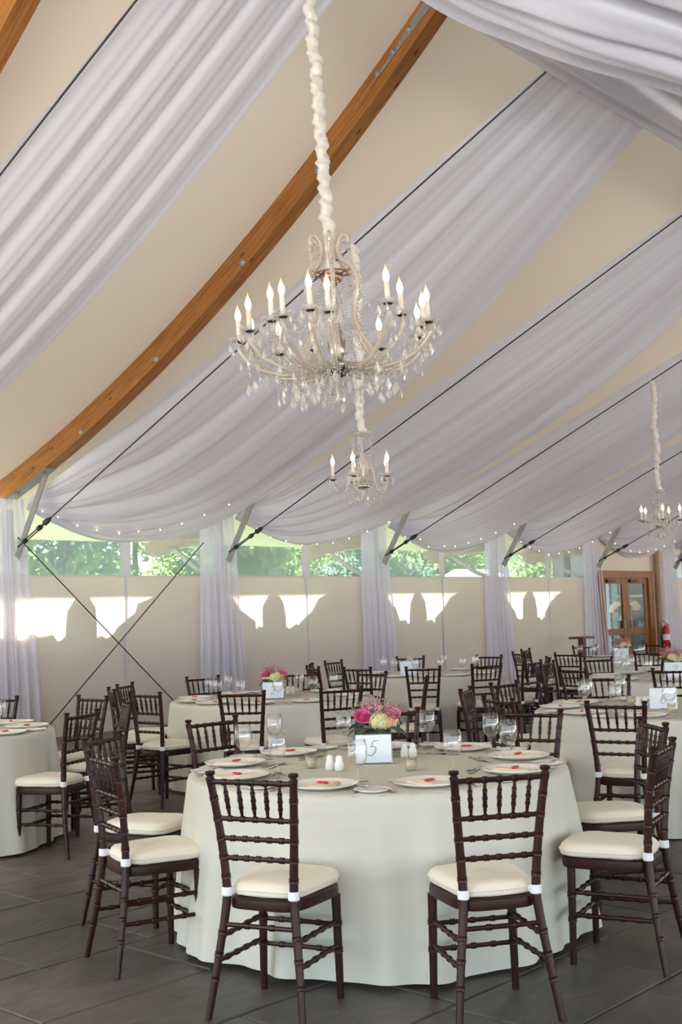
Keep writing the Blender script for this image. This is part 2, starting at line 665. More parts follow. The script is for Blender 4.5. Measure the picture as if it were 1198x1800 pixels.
# side wall: opaque curtain below, clear vinyl windows above
wall = tag(link('wall_left', None), kind='structure')
WIN0, WIN1 = 2.13, 3.16
wn = 0
for k in range(-4, 6):
    xa, xb = XF[k], XF[k + 1]
    if k == 4:
        continue
    xm = (xa + xb) / 2
    for (p, q) in ((xa, xm), (xm, xb)):
        def fn(u, v, p=p, q=q):
            return Vector((lerp(p, q, u), YW + 0.012 * math.sin(9 * u + 5 * v + p) * math.sin(PI * v), lerp(0.0, WIN0, v)))
        MB().grid(12, 10, fn).build('curtain_panel', MT['vinyl'], wall, smooth=True)
    MB().box((xm - 0.022, YW - 0.012, 0.0), (xm + 0.022, YW - 0.006, WIN0)).build('seam_strip', MT['strip'], wall)
    wn += 1
    win = tag(link('window_%d' % wn, None), kind='structure')
    for (p, q) in ((xa + 0.06, xm - 0.05), (xm + 0.05, xb - 0.06)):
        MB().grid(2, 2, lambda u, v, p=p, q=q: Vector((lerp(p, q, u), YW, lerp(WIN0, WIN1, v)))).build('pane', MT['pane'], win)
    MB().box((xm - 0.085, YW - 0.010, WIN0 - 0.02), (xm + 0.085, YW + 0.004, WIN1)).build('window_strip', MT['strip'], win)
    MB().box((xa + 0.02, YW - 0.006, WIN0 - 0.012), (xb - 0.02, YW + 0.006, WIN0 + 0.012)).build('window_hem', MT['vinyl'], win)

# wall above the doors
dw = MB()
dw.box((XF[4], YW - 0.004, 2.29), (XF[5], YW + 0.004, 3.30))
dw.box((XF[4], YW - 0.004, 0), (23.2, YW + 0.004, 2.29))
dw.box((25.68, YW - 0.004, 0), (XF[5], YW + 0.004, 2.29))
dw.build('door_surround', MT['vinyl'], wall)

# far end of the tent
eb = MB()
eb.grid(40, 8, lambda u, v: Vector((XF[6] - 0.02, lerp(2 * YR - 13.6, 13.5, u), lerp(0.0, zroof(lerp(2 * YR - 13.6, 13.5, u)) - 0.02, v))))
tag(eb.build('wall_back', MT['vinyl']), kind='structure')

# ------------------------------------------------------------------ timber beams with brackets, posts, cables
CLK = {-1: 'at the far left', 0: 'rising from the left edge', 1: 'by the second bay', 2: 'by the third bay', 3: 'by the fourth bay', 4: 'beside the doors', 5: 'right of the doors'}
POSTN = {0: 'first', 1: 'second', 2: 'third', 3: 'fourth', 4: 'fifth', 5: 'sixth'}


def uv_strip(me, s_per):
    """lengthwise uv: u = metres along the beam, v = position across"""
    uv = me.uv_layers.new(name='UVMap')
    for poly in me.polygons:
        for li in poly.loop_indices:
            vi = me.loops[li].vertex_index
            uv.data[li].uv = s_per[vi]


def beam_mesh(x, k):
    b = MB()
    uvs = []
    ny = 30
    hw = 0.085
    s = 0.0
    prev = None
    for j in range(ny + 1):
        yy = lerp(13.6, YR, j / ny)
        z = zbeam(yy)
        if prev:
            s += math.hypot(yy - prev[0], z - prev[1])
        prev = (yy, z)
        for (dx, dz, t) in ((-hw, BD - 0.01, 0.0), (-hw, 0.0, 0.34), (hw, 0.0, 0.52), (hw, BD - 0.01, 0.86)):
            b.v.append((x + dx, yy, z + dz))
            uvs.append((s + 7.3 * k, t))
    for j in range(ny):
        for c in range(4):
            c2 = (c + 1) % 4
            b.f.append((j * 4 + c, j * 4 + c2, (j + 1) * 4 + c2, (j + 1) * 4 + c))
    b.f.append((0, 1, 2, 3))
    b.f.append(tuple(ny * 4 + c for c in (3, 2, 1, 0)))
    me = b.mesh('beam', MT['timber'])
    uv_strip(me, uvs)
    return me


bolt_me = MB().lathe([(0.0, 0.016), (0.013, 0.014), (0.016, 0.006), (0.030, 0.005), (0.032, 0.0)], 10).mesh('bolt', MT['steel'], True)


def bolt_at(p, nrm, parent, sc=1.0):
    o = link('bolt', bolt_me, parent)
    o.location = p
    o.rotation_euler = Vector(nrm).to_track_quat('Z', 'Y').to_euler()
    o.scale = (sc, sc, sc)
    return o


for k in range(-1, 6):
    x = XF[k]
    where = CLK[k]
    bm_ = thing('timber_beam', 'honey-coloured laminated timber roof beam ' + {
        -1: 'cut off by the upper left corner', 0: 'running bare from the left edge up to the ridge', 1: 'showing faintly through sheer fabric above the second post',
        2: 'hidden behind ceiling drapes above the third post', 3: 'hidden behind ceiling drapes above the fourth post', 4: 'above the door bay, left one', 5: 'above the door bay, right one'}[k], 'beam', (0, 0, 0), 0, 'laminated roof beams')
    link('beam_body', beam_mesh(x, k), bm_)
    for yy in (11.75, 10.3, 8.85, 7.75):
        bolt_at((x - 0.086, yy, zbeam(yy) + 0.06), (-1, 0, 0), bm_, 1.2)
    # gusset plate near the ridge
    pts = [(7.02, zbeam(7.02) + 0.15), (6.2, zbeam(6.2) + 0.09), (5.2, zbeam(5.2) + 0.07), (5.2, zbeam(5.2) + 0.27), (6.2, zbeam(6.2) + 0.25)]
    gp = MB().prism(pts, x - 0.093, x - 0.086, lambda a, b, t: Vector((t, a, b))).build('gusset_plate', MT['steel'], bm_)
    for yy in (6.92, 6.72, 6.52, 6.3):
        bolt_at((x - 0.094, yy, zbeam(yy) + 0.19), (-1, 0, 0), gp, 1.1)
    # outside tail with scalloped end
    tl = [(13.62, 2.68), (14.70, 2.60), (14.78, 2.54), (14.90, 2.57), (14.97, 2.51), (15.10, 2.55), (15.19, 2.62), (15.18, 2.745), (13.62, 2.93)]
    MB().prism(tl, x - 0.085, x + 0.085, lambda a, b, t: Vector((t, a, b))).build('beam_tail', MT['plank'], bm_)
    # post (mostly inside its drapes)
    po = thing('tent_post', 'painted steel tent post wrapped by white drapes, ' + {-1: 'outside the left edge', 0: 'at the left edge', 1: 'second from the left edge', 2: 'third from the left edge', 3: 'fourth from the left edge', 4: 'left of the doors', 5: 'right of the doors'}[k], 'post', (x, YW + 0.085, 0), 0, 'tent posts')
    MB().box((-0.06, -0.06, 0), (0.06, 0.06, 3.0)).build('shaft', MT['paint'], po)
    MB().box((-0.11, -0.11, 0), (0.11, 0.11, 0.012)).build('base_plate', MT['paint'], po)
    br = catmull([(0, 0.06, 2.12), (0, 0.45, 2.26), (0, 0.80, 2.46), (0, 1.02, 2.60)], 10)
    ob = MB()
    for p, q in zip(br[:-1], br[1:]):
        ob.bar(p, q, 0.05, 0.07)
    ob.build('outer_brace', MT['paint'], po)
    # knee bracket inside
    kb = thing('knee_bracket', 'galvanised steel strap bracket bracing the beam, ' + {-1: 'outside the left edge', 0: 'at the left edge', 1: 'on the second post', 2: 'on the third post', 3: 'on the fourth post', 4: 'left of the doors', 5: 'right of the doors'}[k], 'bracket', (x, 0, 0), 0, 'knee brackets')
    st = MB().bar((0, 13.28, 2.36), (0, 12.62, 3.38), 0.012, 0.105, up=(0, 0.7, 0.7)).build('strap', MT['steel'], kb)
    for t in (0.14, 0.3, 0.46, 0.62, 0.78):
        bolt_at((-0.006, lerp(13.28, 12.62, t), lerp(2.36, 3.38, t)), (-1, 0, 0), st, 0.55)
    sh = MB()
    sh.bar((0, 13.5, zbeam(13.5) - 0.007), (0, 12.5, zbeam(12.5) - 0.007), 0.16, 0.012)
    pl = sh.build('shoe_plate', MT['steel'], kb)
    for yy in (13.2, 12.62):
        bolt_at((-0.03, yy, zbeam(yy) - 0.012), (0, -0.3, -1), pl, 1.2)
    # cable and turnbuckle
    cb = thing('tension_cable', 'dark steel tension cable with turnbuckle ' + {-1: 'crossing the upper left corner', 0: 'from the left edge to the ridge', 1: 'rising from the second post', 2: 'rising from the third post', 3: 'rising from the fourth post', 4: 'left of the doors', 5: 'right of the doors'}[k], 'cable', (x, 0, 0), 0, 'roof tension cables')
    y1 = 12.65
    MB().tube([(0, y1, zcable(y1, k)), (0, 9, zcable(9, k)), (0, YR, zcable(YR, k))], 0.0085, 6).build('wire_rope', MT['cable'], cb)
    d = Vector((0, -1, 0.44)).normalized()
    p0 = Vector((0, 13.25, zcable(13.25, k)))
    tb = MB()
    side = Vector((1, 0, 0))
    tb.tube([p0, p0 + d * 0.2], [0.016, 0.014], 8)
    tb.tube([p0 + d * 0.16 + side * 0.022, p0 + d * 0.52 + side * 0.022], 0.009, 6)
    tb.tube([p0 + d * 0.16 - side * 0.022, p0 + d * 0.52 - side * 0.022], 0.009, 6)
    tb.tube([p0 + d * 0.14, p0 + d * 0.19], 0.034, 8)
    tb.tube([p0 + d * 0.50, p0 + d * 0.56], 0.034, 8)
    tb.build('turnbuckle', MT['dark'], cb)
    cv = MB()
    cv.tube([p0 + d * 0.56, p0 + d * 0.64, p0 + d * 0.66, p0 + d * 0.74, p0 + d * 0.80], [0.016, 0.016, 0.038, 0.034, 0.014], 8)
    cv.build('clevis', MT['dark'], cb)

# crossed brace wires in the first full bay
for (xa, xb, yo, lab) in ((8.42, 11.31, 0.19, 'thin steel brace wire falling to the right across the first wall bay'), (11.54, 8.66, 0.22, 'thin steel brace wire falling to the left across the first wall bay')):
    tag(MB().tube([(xa, YW - yo, 2.62), (xb, YW - yo, 0.02)], 0.008, 6).build('brace_wire', MT['cable']), lab, 'wire', 'crossed brace wires')

# ------------------------------------------------------------------ sheer ceiling drapes


def drape_surface(x, wtop, wmid, full, seed, k):
    r = random.Random(seed)
    ph = [r.uniform(0, 6.28) for _ in range(8)]
    zr = 0.05

    def path(u):
        L0 = [(x + 0.10, 13.15, 3.12), (x + 0.10, 12.2, zcable(12.2, k) + 0.46), (x + 0.08, 10.8, zcable(10.8, k) + 0.32), (x + 0.05, 8.2, zcable(8.2, k) + 0.17), (x + 0.05, YR - 0.3, zcable(YR - 0.3, k) + zr)]
        L1 = [(x + 0.16, 13.24, 3.02), (x + 0.47 * full, 13.24, 2.64), (x + full - 0.12, 12.80, 3.12), (x + wmid, 8.6, zcable(8.6, k) + 0.02), (x + wtop, YR - 0.3, zcable(YR - 0.3, k) + 0.02)]
        return [Vector(a).lerp(Vector(b), u) for a, b in zip(L0, L1)]

    def fn(u, v):
        P = path(u)
        t = v * 4
        k = min(int(t), 3)
        w = t - k
        a, b, c, d = P[max(k - 1, 0)], P[k], P[k + 1], P[min(k + 2, 4)]
        p = 0.5 * ((2 * b) + (c - a) * w + (2 * a - 5 * b + 4 * c - d) * w * w + (3 * b - a - 3 * c + d) * w ** 3)
        env = 0.35 + 0.65 * math.sin(PI * min(1, max(0, v * 0.92 + 0.04)))
        uu = u + 0.035 * math.sin(3.1 * v + ph[0]) + 0.015 * math.sin(7.7 * v + ph[5])
        f = (0.064 * math.sin(2 * PI * 4.6 * uu + ph[1] + 1.2 * v) + 0.040 * (1 - 2 * abs(math.sin(PI * 8.3 * uu + ph[2] - 0.8 * v)))
             + 0.011 * math.sin(2 * PI * 17 * uu + ph[3] + 2.0 * v))
        low = max(0.0, 1 - v / 0.62)
        f *= (0.50 + 1.5 * low) * env
        f += 0.034 * low * (1 - 2 * abs(math.sin(PI * 13.7 * uu + ph[6]))) * min(1, 6 * v)
        f *= (0.35 + 0.65 * min(1, 4 * u)) * (1.0 if u < 0.97 else 0.7)
        dl = low * u
        g = 0.10 * math.sin(PI * u) * math.sin(PI * v)
        return p + Vector((0.0, lerp(-0.35, -0.95, dl) * f, lerp(0.9, 0.35, dl) * f - g))
    return fn, path


DRL = {-1: 'wide white sheer ceiling drape across the upper left corner', 0: 'white sheer ceiling drape swagged from the left edge to the ridge, behind the large chandelier',
       1: 'white sheer ceiling drape swagged above the second wall bay, behind the five-armed chandelier', 2: 'white sheer ceiling drape swagged above the third wall bay',
       3: 'white sheer ceiling drape swagged above the fourth wall bay', 4: 'white sheer ceiling drape swagged above the doors', 5: 'white sheer ceiling drape right of the doors at the right edge'}
fairy_me = MB().lathe([(0.0, -0.010), (0.006, -0.006), (0.008, 0.0), (0.006, 0.007), (0.0, 0.011)], 8).mesh('bulb', MT['fairy'], True)
for k in range(-1, 6):
    full = XF[k + 1] - XF[k]
    wt, wm = (1.25, 1.62) if k == -1 else (1.58, 2.85)
    if k == -1:
        fn, path = drape_surface(XF[k], wt, wm, 1.95, 40, k)
    else:
        fn, path = drape_surface(XF[k], wt, wm, full, 50 + k, k)
    o = MB().grid(150, 56, fn).build('ceiling_drape', MT['sheer'], smooth=True)
    tag(o, DRL[k], 'drape', 'sheer ceiling drapes')
    if 0 <= k <= 4:
        fl = thing('fairy_lights', 'string of tiny warm fairy lights along the drape hem over the ' + ('first', 'second', 'third', 'fourth', 'door')[k] + ' bay', 'string lights', (0, 0, 0), 0, 'fairy light strings')
        pts = []
        for i in range(30):
            v = lerp(0.02, 0.50, i / 29)
            p = fn(0.86 + 0.03 * math.sin(i), v) + Vector((0, -0.07, -0.035))
            pts.append(p)
        MB().tube(pts, 0.0025, 5).build('light_wire', MT['strip'], fl)
        for i in range(1, 30, 3):
            bo = link('bulb', fairy_me, fl)
            bo.location = pts[i] + Vector((0, -0.012, -0.012))

# column drapes, two panels at every post


def col_drape(x0, x1, x0b, x1b, y, seed):
    r = random.Random(seed)
    a, b, c = r.uniform(0, 6), r.uniform(0, 6), r.uniform(0, 6)

    def fn(u, v):
        top = 1 - v
        xx = lerp(lerp(x0b, x1b, u), lerp(x0, x1, u), top)
        amp = 0.014 + 0.022 * v
        f = amp * (math.sin(2 * PI * 3.2 * u + a + 0.8 * v) + 0.5 * math.sin(2 * PI * 7.1 * u + b - v))
        return Vector((xx + 0.012 * math.sin(5 * v + c), y + f, lerp(3.12, 0.02, v)))
    return fn


for k in range(-1, 6):
    x = XF[k]
    nm = {-1: 'outside the left edge', 0: 'at the left edge', 1: 'at the second post', 2: 'at the third post', 3: 'at the fourth post', 4: 'left of the doors', 5: 'right of the doors'}[k]
    for j, (a0, a1, b0, b1) in enumerate(((-0.50, -0.10, -0.58, -0.02), (-0.14, 0.16, -0.08, 0.46))):
        o = MB().grid(42, 24, col_drape(x + a0, x + a1, x + b0, x + b1, YW - 0.075 - 0.008 * j, 11 * k + j + 90)).build('column_drape', MT['sheer2'], smooth=True)
        tag(o, 'white sheer curtain panel hanging to the floor %s, %s panel' % (nm, ('left', 'right')[j]), 'curtain', 'sheer post curtains')

# ridge drapes in the upper right corner


def far_ridge(u, v):
    xx = lerp(6.0, 24.0, u)
    w = v
    f = 0.05 * math.sin(2 * PI * 2.6 * w + 0.5 * math.sin(xx)) + 0.02 * math.sin(2 * PI * 6 * w + 0.3 * xx)
    return Vector((xx, lerp(5.10, 4.10, w), 6.05 + 0.30 * w - 0.55 * w * (1 - w) + f * min(1, 4 * w) + 0.03 * math.sin(1.7 * xx) * w))


tag(MB().grid(70, 40, far_ridge).build('ridge_drape', MT['sheer'], smooth=True), 'white sheer drape running along the ridge, lower layer in the upper right corner', 'drape', 'ridge drapes')
E1 = [(5.6, 5.15, 6.15), (6.54, 4.82, 5.78), (7.03, 4.50, 5.59), (7.39, 4.19, 5.43), (8.14, 3.78, 5.32), (9.8, 2.9, 5.0), (12.2, 1.2, 4.4)]
E2 = [(a - 1.35, b - 1.15, c + 0.32) for a, b, c in E1]
C1, C2 = catmull(E1, 61), catmull(E2, 61)


def near_ridge(u, v):
    p = C1[int(round(u * 60))].lerp(C2[int(round(u * 60))], v)
    f = 0.075 * math.sin(2 * PI * 2.2 * v + 1.2 + 1.0 * u) + 0.045 * math.sin(2 * PI * 5.3 * v - 1.4 * u + 0.5) + 0.018 * math.sin(2 * PI * 12 * v + 2 * u)
    return p + Vector((0, 0, f * min(1, 5 * v) - 0.25 * v * (1 - v)))


tag(MB().grid(60, 70, near_ridge).build('ridge_drape', MT['sheer'], smooth=True), 'broad white sheer drape sweeping from the ridge, upper layer in the upper right corner', 'drape', 'ridge drapes')

# ------------------------------------------------------------------ double door
door = tag(link('door_1', None), kind='structure')
DX0, DX1, DZ = 23.15, 25.68, 2.29
fr = MB()
fr.box((DX0, YW - 0.09, 0), (DX0 + 0.22, YW + 0.06, DZ))
fr.box((DX1 - 0.22, YW - 0.09, 0), (DX1, YW + 0.06, DZ))
fr.box((DX0 + 0.22, YW - 0.088, DZ - 0.16), (DX1 - 0.22, YW + 0.058, DZ))
fr.build('door_frame', MT['doorwood'], door)
xm = (DX0 + DX1) / 2
for s, (a, b) in enumerate(((DX0 + 0.22, xm - 0.004), (xm + 0.004, DX1 - 0.22))):
    lf = MB()
    z0, z1 = 0.015, DZ - 0.165
    lf.box((a, YW - 0.05, z0), (a + 0.15, YW, z1))
    lf.box((b - 0.15, YW - 0.05, z0), (b, YW, z1))
    lf.box((a + 0.15, YW - 0.046, z1 - 0.13), (b - 0.15, YW - 0.004, z1))
    lf.box((a + 0.15, YW - 0.046, z0), (b - 0.15, YW - 0.004, z0 + 0.2))
    lf.box((a + 0.15, YW - 0.046, 0.84), (b - 0.15, YW - 0.004, 0.98))
    leaf_ = lf.build('door_leaf', MT['doorwood'], door)
    for (p, q) in ((z0 + 0.2, 0.84), (0.98, z1 - 0.13)):
        MB().box((a + 0.15, YW - 0.028, p), (b - 0.15, YW - 0.022, q)).build('glass_pane', MT['doorpane'], leaf_)
    MB().box((a + 0.16, YW - 0.10, z1 - 0.10), (a + 0.50, YW - 0.05, z1 - 0.03)).build('door_closer', MT['dark'], leaf_)
    MB().box((a + 0.14 if s else b - 0.17, YW - 0.085, 0.98), (a + 0.17 if s else b - 0.14, YW - 0.05, 1.16)).build('door_pull', MT['steel'], leaf_)
MB().tube([(25.84, YW - 0.12, 0), (25.84, YW - 0.12, 2.95)], 0.07, 12).build('wood_post', MT['plank'], door)

# ------------------------------------------------------------------ outdoors
pv = MB()  # unseen pale ground, added to bounce light up to ceiling and drapes
pv.box((-90, -90, -0.3), (120, 10.0, -0.13))
pv.box((-90, 10.0, -0.3), (-7, 30.0, -0.13))
tag(pv.build('paving', MT['paving']), 'pale stone paving around the tent', 'paving', kind='structure')
tag(MB().box((-60, 10.0, -0.5), (120, 120, -0.13)).build('lawn', MT['grass']), 'green lawn outside the tent', 'lawn', kind='structure')
tag(MB().box((-30, 18.2, -0.13), (22.6, 25, -0.115)).build('garden_path', MT['strip_paving']), 'broad pale garden path outside the windowed wall', 'path', kind='structure')  # added sunlit strip, out of view, brightens the drapes from below
deck = MB()
deck.box((22.7, YW + 0.30, -0.15), (40, 17.3, 0.16))
tag(deck.build('terrace', MT['oldwood']), 'raised terrace outside the glazed doors', 'terrace', kind='structure')


def leaf_cloud(b, c, rad, n, size, r, squash=0.85):
    for _ in range(n):
        d = Vector((r.gauss(0, 1), r.gauss(0, 1), r.gauss(0, 1))).normalized()
        q = Vector(c) + Vector((d.x * rad, d.y * rad, d.z * rad * squash)) * (r.random() ** 0.33)
        t = Vector((r.gauss(0, 1), r.gauss(0, 1), r.gauss(0, 1))).normalized()
        s = t.cross(d + Vector((0.01, 0.02, 0.03))).normalized()
        sz = size * r.uniform(0.6, 1.3)
        b.add([q - t * sz, q + s * sz * 0.5, q + t * sz, q - s * sz * 0.5], [(0, 1, 2, 3)])


def tree(loc, h, w, label, mat, seed):
    r = random.Random(seed)
    t = thing('garden_tree', label, 'tree', loc, 0, 'trees beyond the tent windows')
    MB().tube([(0, 0, -0.2), (0.05, 0.02, h * 0.35), (0, 0, h * 0.7)], [0.18, 0.13, 0.05], 8).build('trunk', MT['bark'], t)
    b = MB()
    for i in range(20):
        a = r.uniform(0, 2 * PI)
        rr = w * 0.62 * math.sqrt(r.random())
        zz = lerp(h * 0.06, h * 0.86, r.random())
        leaf_cloud(b, (rr * math.cos(a), rr * math.sin(a), zz), w * r.uniform(0.28, 0.42), 170, 0.16, r)
    b.build('crown', mat, t)
    return t


tr = random.Random(5)
TREES = [(18.0, 28, 6.6, 'light green bushy tree seen at the left of the first window'), (21.5, 31, 7.2, 'dark green tree seen through the middle of the first window'),
         (25.5, 27, 6.4, 'pale green tree seen at the right of the first window'), (29.0, 31, 7.0, 'blue-green tree seen at the left of the second window'),
         (33.0, 28.5, 6.6, 'leafy green tree seen at the right of the second window'), (37.0, 33, 7.2, 'dark leafy tree seen at the left of the third window'),
         (41.0, 31, 7.0, 'bright green tree seen at the right of the third window'), (46.0, 34, 7.4, 'soft green tree seen at the left of the fourth window'),
         (51.0, 33, 7.0, 'dense green tree seen at the right of the fourth window'), (14.5, 29, 7.0, 'green tree beyond the left edge'),
         (24.0, 35, 8.0, 'taller tree in the second row behind the first window'), (28.0, 36, 8.2, 'taller tree in the second row between the first two windows'),
         (31.5, 36, 8.0, 'taller tree in the second row behind the second window'), (36.0, 39, 8.4, 'taller tree in the second row between the second and third windows'),
         (41.5, 39, 8.0, 'taller tree in the second row behind the third window'), (47.5, 41, 8.4, 'taller tree in the second row behind the fourth window')]
for i, (x, yy, h, lab) in enumerate(TREES):
    tree((x, yy, -0.13), h, 3.1, lab, MT['foliage'] if i % 3 != 1 else MT['foliage2'], 300 + i)
hb = MB()


def hill(u, v):
    xx, yy = lerp(-60, 160, u), lerp(46, 90, v)
    return Vector((xx, yy, -0.2 + 17.0 * v + 1.5 * math.sin(xx * 0.07) * v + 0.8 * math.sin(xx * 0.19 + 1) * v))


tag(hb.grid(60, 14, hill).build('wooded_hill', MT['hillside'], smooth=True), 'wooded green hillside far beyond the tent', 'hill', kind='structure')


def marquee(x, y, w, d, h, lab):
    t = thing('garden_marquee', lab, 'tent', (x, y, -0.13), 0, 'white marquees outside')
    b = MB()
    e = h * 0.62
    b.add([(-w / 2, -d / 2, e), (w / 2, -d / 2, e), (w / 2, d / 2, e), (-w / 2, d / 2, e), (-w / 4, 0, h), (w / 4, 0, h)],
          [(0, 1, 5, 4), (2, 3, 4, 5), (1, 2, 5), (3, 0, 4)])
    b.build('canopy_roof', MT['canvas'], t)
    v = MB()
    for (p, q) in (((-w / 2, -d / 2), (w / 2, -d / 2)), ((w / 2, -d / 2), (w / 2, d / 2)), ((-w / 2, d / 2), (-w / 2, -d / 2))):
        v.add([(p[0], p[1], e), (q[0], q[1], e), (q[0], q[1], e - 0.5), (p[0], p[1], e - 0.5)], [(0, 1, 2, 3)])
    v.build('valance', MT['canvas'], t)
    for sx in (-1, 1):
        for sy in (-1, 1):
            MB().tube([(sx * (w / 2 - 0.05), sy * (d / 2 - 0.05), 0), (sx * (w / 2 - 0.05), sy * (d / 2 - 0.05), e)], 0.04, 8).build('pole', MT['white'], t)


marquee(34.0, 24.5, 4.6, 3.6, 3.05, 'low white marquee roof seen through the right of the third window')
marquee(38.4, 22.0, 3.4, 3.4, 3.6, 'white gabled marquee seen through the fourth window')

# clapboard house past the doors
hs = thing('clapboard_house', 'pale clapboard house with green trim seen through the doors', 'house', (28.2, 17.6, 0))
for i in range(22):
    z = 0.1 + i * 0.17
    MB().add([(0, 0.0, z), (3.0, 0.0, z), (3.0, 0.03, z + 0.18), (0, 0.03, z + 0.18), (0, 0.05, z), (3.0, 0.05, z), (3.0, 0.05, z + 0.18), (0, 0.05, z + 0.18)],
             [(0, 1, 2, 3), (7, 6, 5, 4), (0, 4, 5, 1), (3, 2, 6, 7)]).build('clapboard', MT['siding'], hs)
for i in range(22):
    z = 0.1 + i * 0.17
    MB().add([(7.2, 0.0, z), (12.0, 0.0, z), (12.0, 0.03, z + 0.18), (7.2, 0.03, z + 0.18), (7.2, 0.05, z), (12.0, 0.05, z), (12.0, 0.05, z + 0.18), (7.2, 0.05, z + 0.18)],
             [(0, 1, 2, 3), (7, 6, 5, 4), (0, 4, 5, 1), (3, 2, 6, 7)]).build('clapboard', MT['siding'], hs)
MB().box((3.0, -0.04, 0.1), (3.35, 0.06, 3.9)).build('corner_board', MT['green'], hs)
MB().box((3.35, 0.6, 0.1), (7.2, 0.7, 3.9)).build('dark_porch', MT['glassdark'], hs)
MB().box((4.5, 0.52, 1.4), (4.58, 0.6, 3.9)).build('window_bar', MT['green'], hs)
MB().box((3.35, 0.52, 1.75), (7.2, 0.6, 1.81)).build('window_sill', MT['green'], hs)
MB().box((-4.9, -3.4, 2.98), (12.1, 0.7, 3.08)).build('porch_roof', MT['oldwood'], hs)  # added slab above the view, shades the terrace behind the doors
for px_ in (-4.7, 1.2):
    MB().box((px_, -3.3, 0.16), (px_ + 0.12, -3.18, 2.98)).build('porch_post', MT['green'], hs)
MB().box((-0.1, -0.3, 3.85), (12.1, 3.0, 4.0)).build('eaves', MT['white'], hs)

# unseen leafy shapes added outside the curtain to cast its shadow pattern


def shrub(loc, prof, lab, seed, flat_=0.7):
    r = random.Random(seed)
    t = thing('clipped_shrub', lab, 'shrub', loc, 0, 'shrubs outside against the curtain')
    b = MB()
    m = len(prof)
    vs = []
    n = 18
    for rad, z in prof:
        for i in range(n):
            a = 2 * PI * i / n
            q = rad * (1 + r.uniform(-0.10, 0.10))
            vs.append((q * math.cos(a), q * math.sin(a) * flat_, z + r.uniform(-0.015, 0.015)))
    fs = [(j * n + i, j * n + (i + 1) % n, (j + 1) * n + (i + 1) % n, (j + 1) * n + i) for j in range(m - 1) for i in range(n)]
    fs.append(tuple((m - 1) * n + i for i in range(n)))
    b.add(vs, fs)
    b.build('foliage', MT['leaf'], t, smooth=True)
    MB().tube([(0, 0, -0.14), (0, 0, 0.4)], 0.04, 8).build('stem', MT['bark'], t)


ORD = ('first', 'second', 'third', 'fourth')
for k in range(0, 4):
    x = XF[k]
    sx = SUN_TO.x / SUN_TO.y
    shrub((x + 1.08 + sx * 0.34, YW + 0.34, 0), [(0.10, 0.02), (0.22, 0.3), (0.25, 1.0), (0.25, 1.6), (0.22, 1.85), (0.12, 1.98)], 'slim clipped shrub throwing a shadow on the %s wall bay' % ORD[k], 70 + k)
    shrub((x + 2.98 + sx * 0.40, YW + 0.40, 0), [(0.5, 0.02), (1.30, 0.5), (1.36, 1.2), (1.30, 1.59), (1.08, 1.80), (0.86, 1.96), (0.5, 2.08), (0.2, 2.12)], 'broad rounded shrub throwing a shadow on the %s wall bay' % ORD[k], 80 + k, 0.17)
hd = MB()  # unseen leafy block added outside to keep sun off the lower curtain


def hedge(u, v):
    xx = lerp(XF[-1], XF[4], u)
    top = 1.75 + 0.03 * math.sin(xx * 9.1) + 0.04 * math.sin(xx * 23.0)
    prof = ((14.12, -0.13), (14.08, 0.9), (14.12, top - 0.08), (14.25, top), (14.4, top - 0.1), (14.44, 0.9), (14.4, -0.13))
    i = min(int(v * 6 + 1e-6), 6)
    return Vector((xx, prof[i][0] + 0.03 * math.sin(xx * 17 + v * 9), prof[i][1]))


tag(hd.grid(200, 6, hedge).build('hedge', MT['leaf']), 'low clipped hedge along the outside of the tent, shading the curtain foot', 'hedge')

# ------------------------------------------------------------------ waiter beyond the doors


def skinned(name, verts, edges, radii, m, parent, root=0, lv=2):
    me = bpy.data.meshes.new(name)
    me.from_pydata([tuple(v) for v in verts], edges, [])
    o = link(name, me, parent)
    md = o.modifiers.new('skin', 'SKIN')
    sv = me.skin_vertices[0].data if me.skin_vertices else None
    if sv is None:
        bpy.context.view_layer.objects.active = o
        bpy.ops.mesh.customdata_skin_add()
        sv = me.skin_vertices[0].data
    for i, rr in enumerate(radii):
        sv[i].radius = rr if isinstance(rr, tuple) else (rr, rr)
    sv[root].use_root = True
    sb = o.modifiers.new('sub', 'SUBSURF')
    sb.levels = sb.render_levels = lv
    me.materials.append(m)
    o.modifiers['skin'].use_smooth_shade = True
    return o


pw = py_(1098, 1080, 14.6)
waiter = thing('person', 'person in white shirt and black vest standing beyond the glazed doors, hands together', 'person', (pw.x, pw.y, 0.16), ANG - R(90) + R(180))
# local: faces -y towards the tent after rotation; x right
V = [(0, 0, 0.95), (0, 0.01, 1.12), (0, 0.02, 1.30), (0, 0.03, 1.44), (0, 0.02, 1.53), (0, 0.0, 1.60), (0, -0.01, 1.70), (0, 0.0, 1.77),
     (0.19, 0.03, 1.42), (0.35, -0.02, 1.22), (0.12, -0.26, 1.20), (0.05, -0.31, 1.22),
     (-0.19, 0.03, 1.42), (-0.37, -0.02, 1.26), (-0.14, -0.26, 1.27), (-0.06, -0.31, 1.26),
     (0.10, 0, 0.88), (0.11, -0.02, 0.50), (0.11, 0.02, 0.08), (0.12, -0.13, 0.04),
     (-0.10, 0, 0.88), (-0.11, -0.02, 0.50), (-0.11, 0.02, 0.08), (-0.12, -0.13, 0.04)]
ED = [(0, 1), (1, 2), (2, 3), (3, 4), (4, 5), (5, 6), (6, 7), (3, 8), (8, 9), (9, 10), (10, 11), (3, 12), (12, 13), (13, 14), (14, 15), (0, 16), (16, 17), (17, 18), (18, 19), (0, 20), (20, 21), (21, 22), (22, 23)]
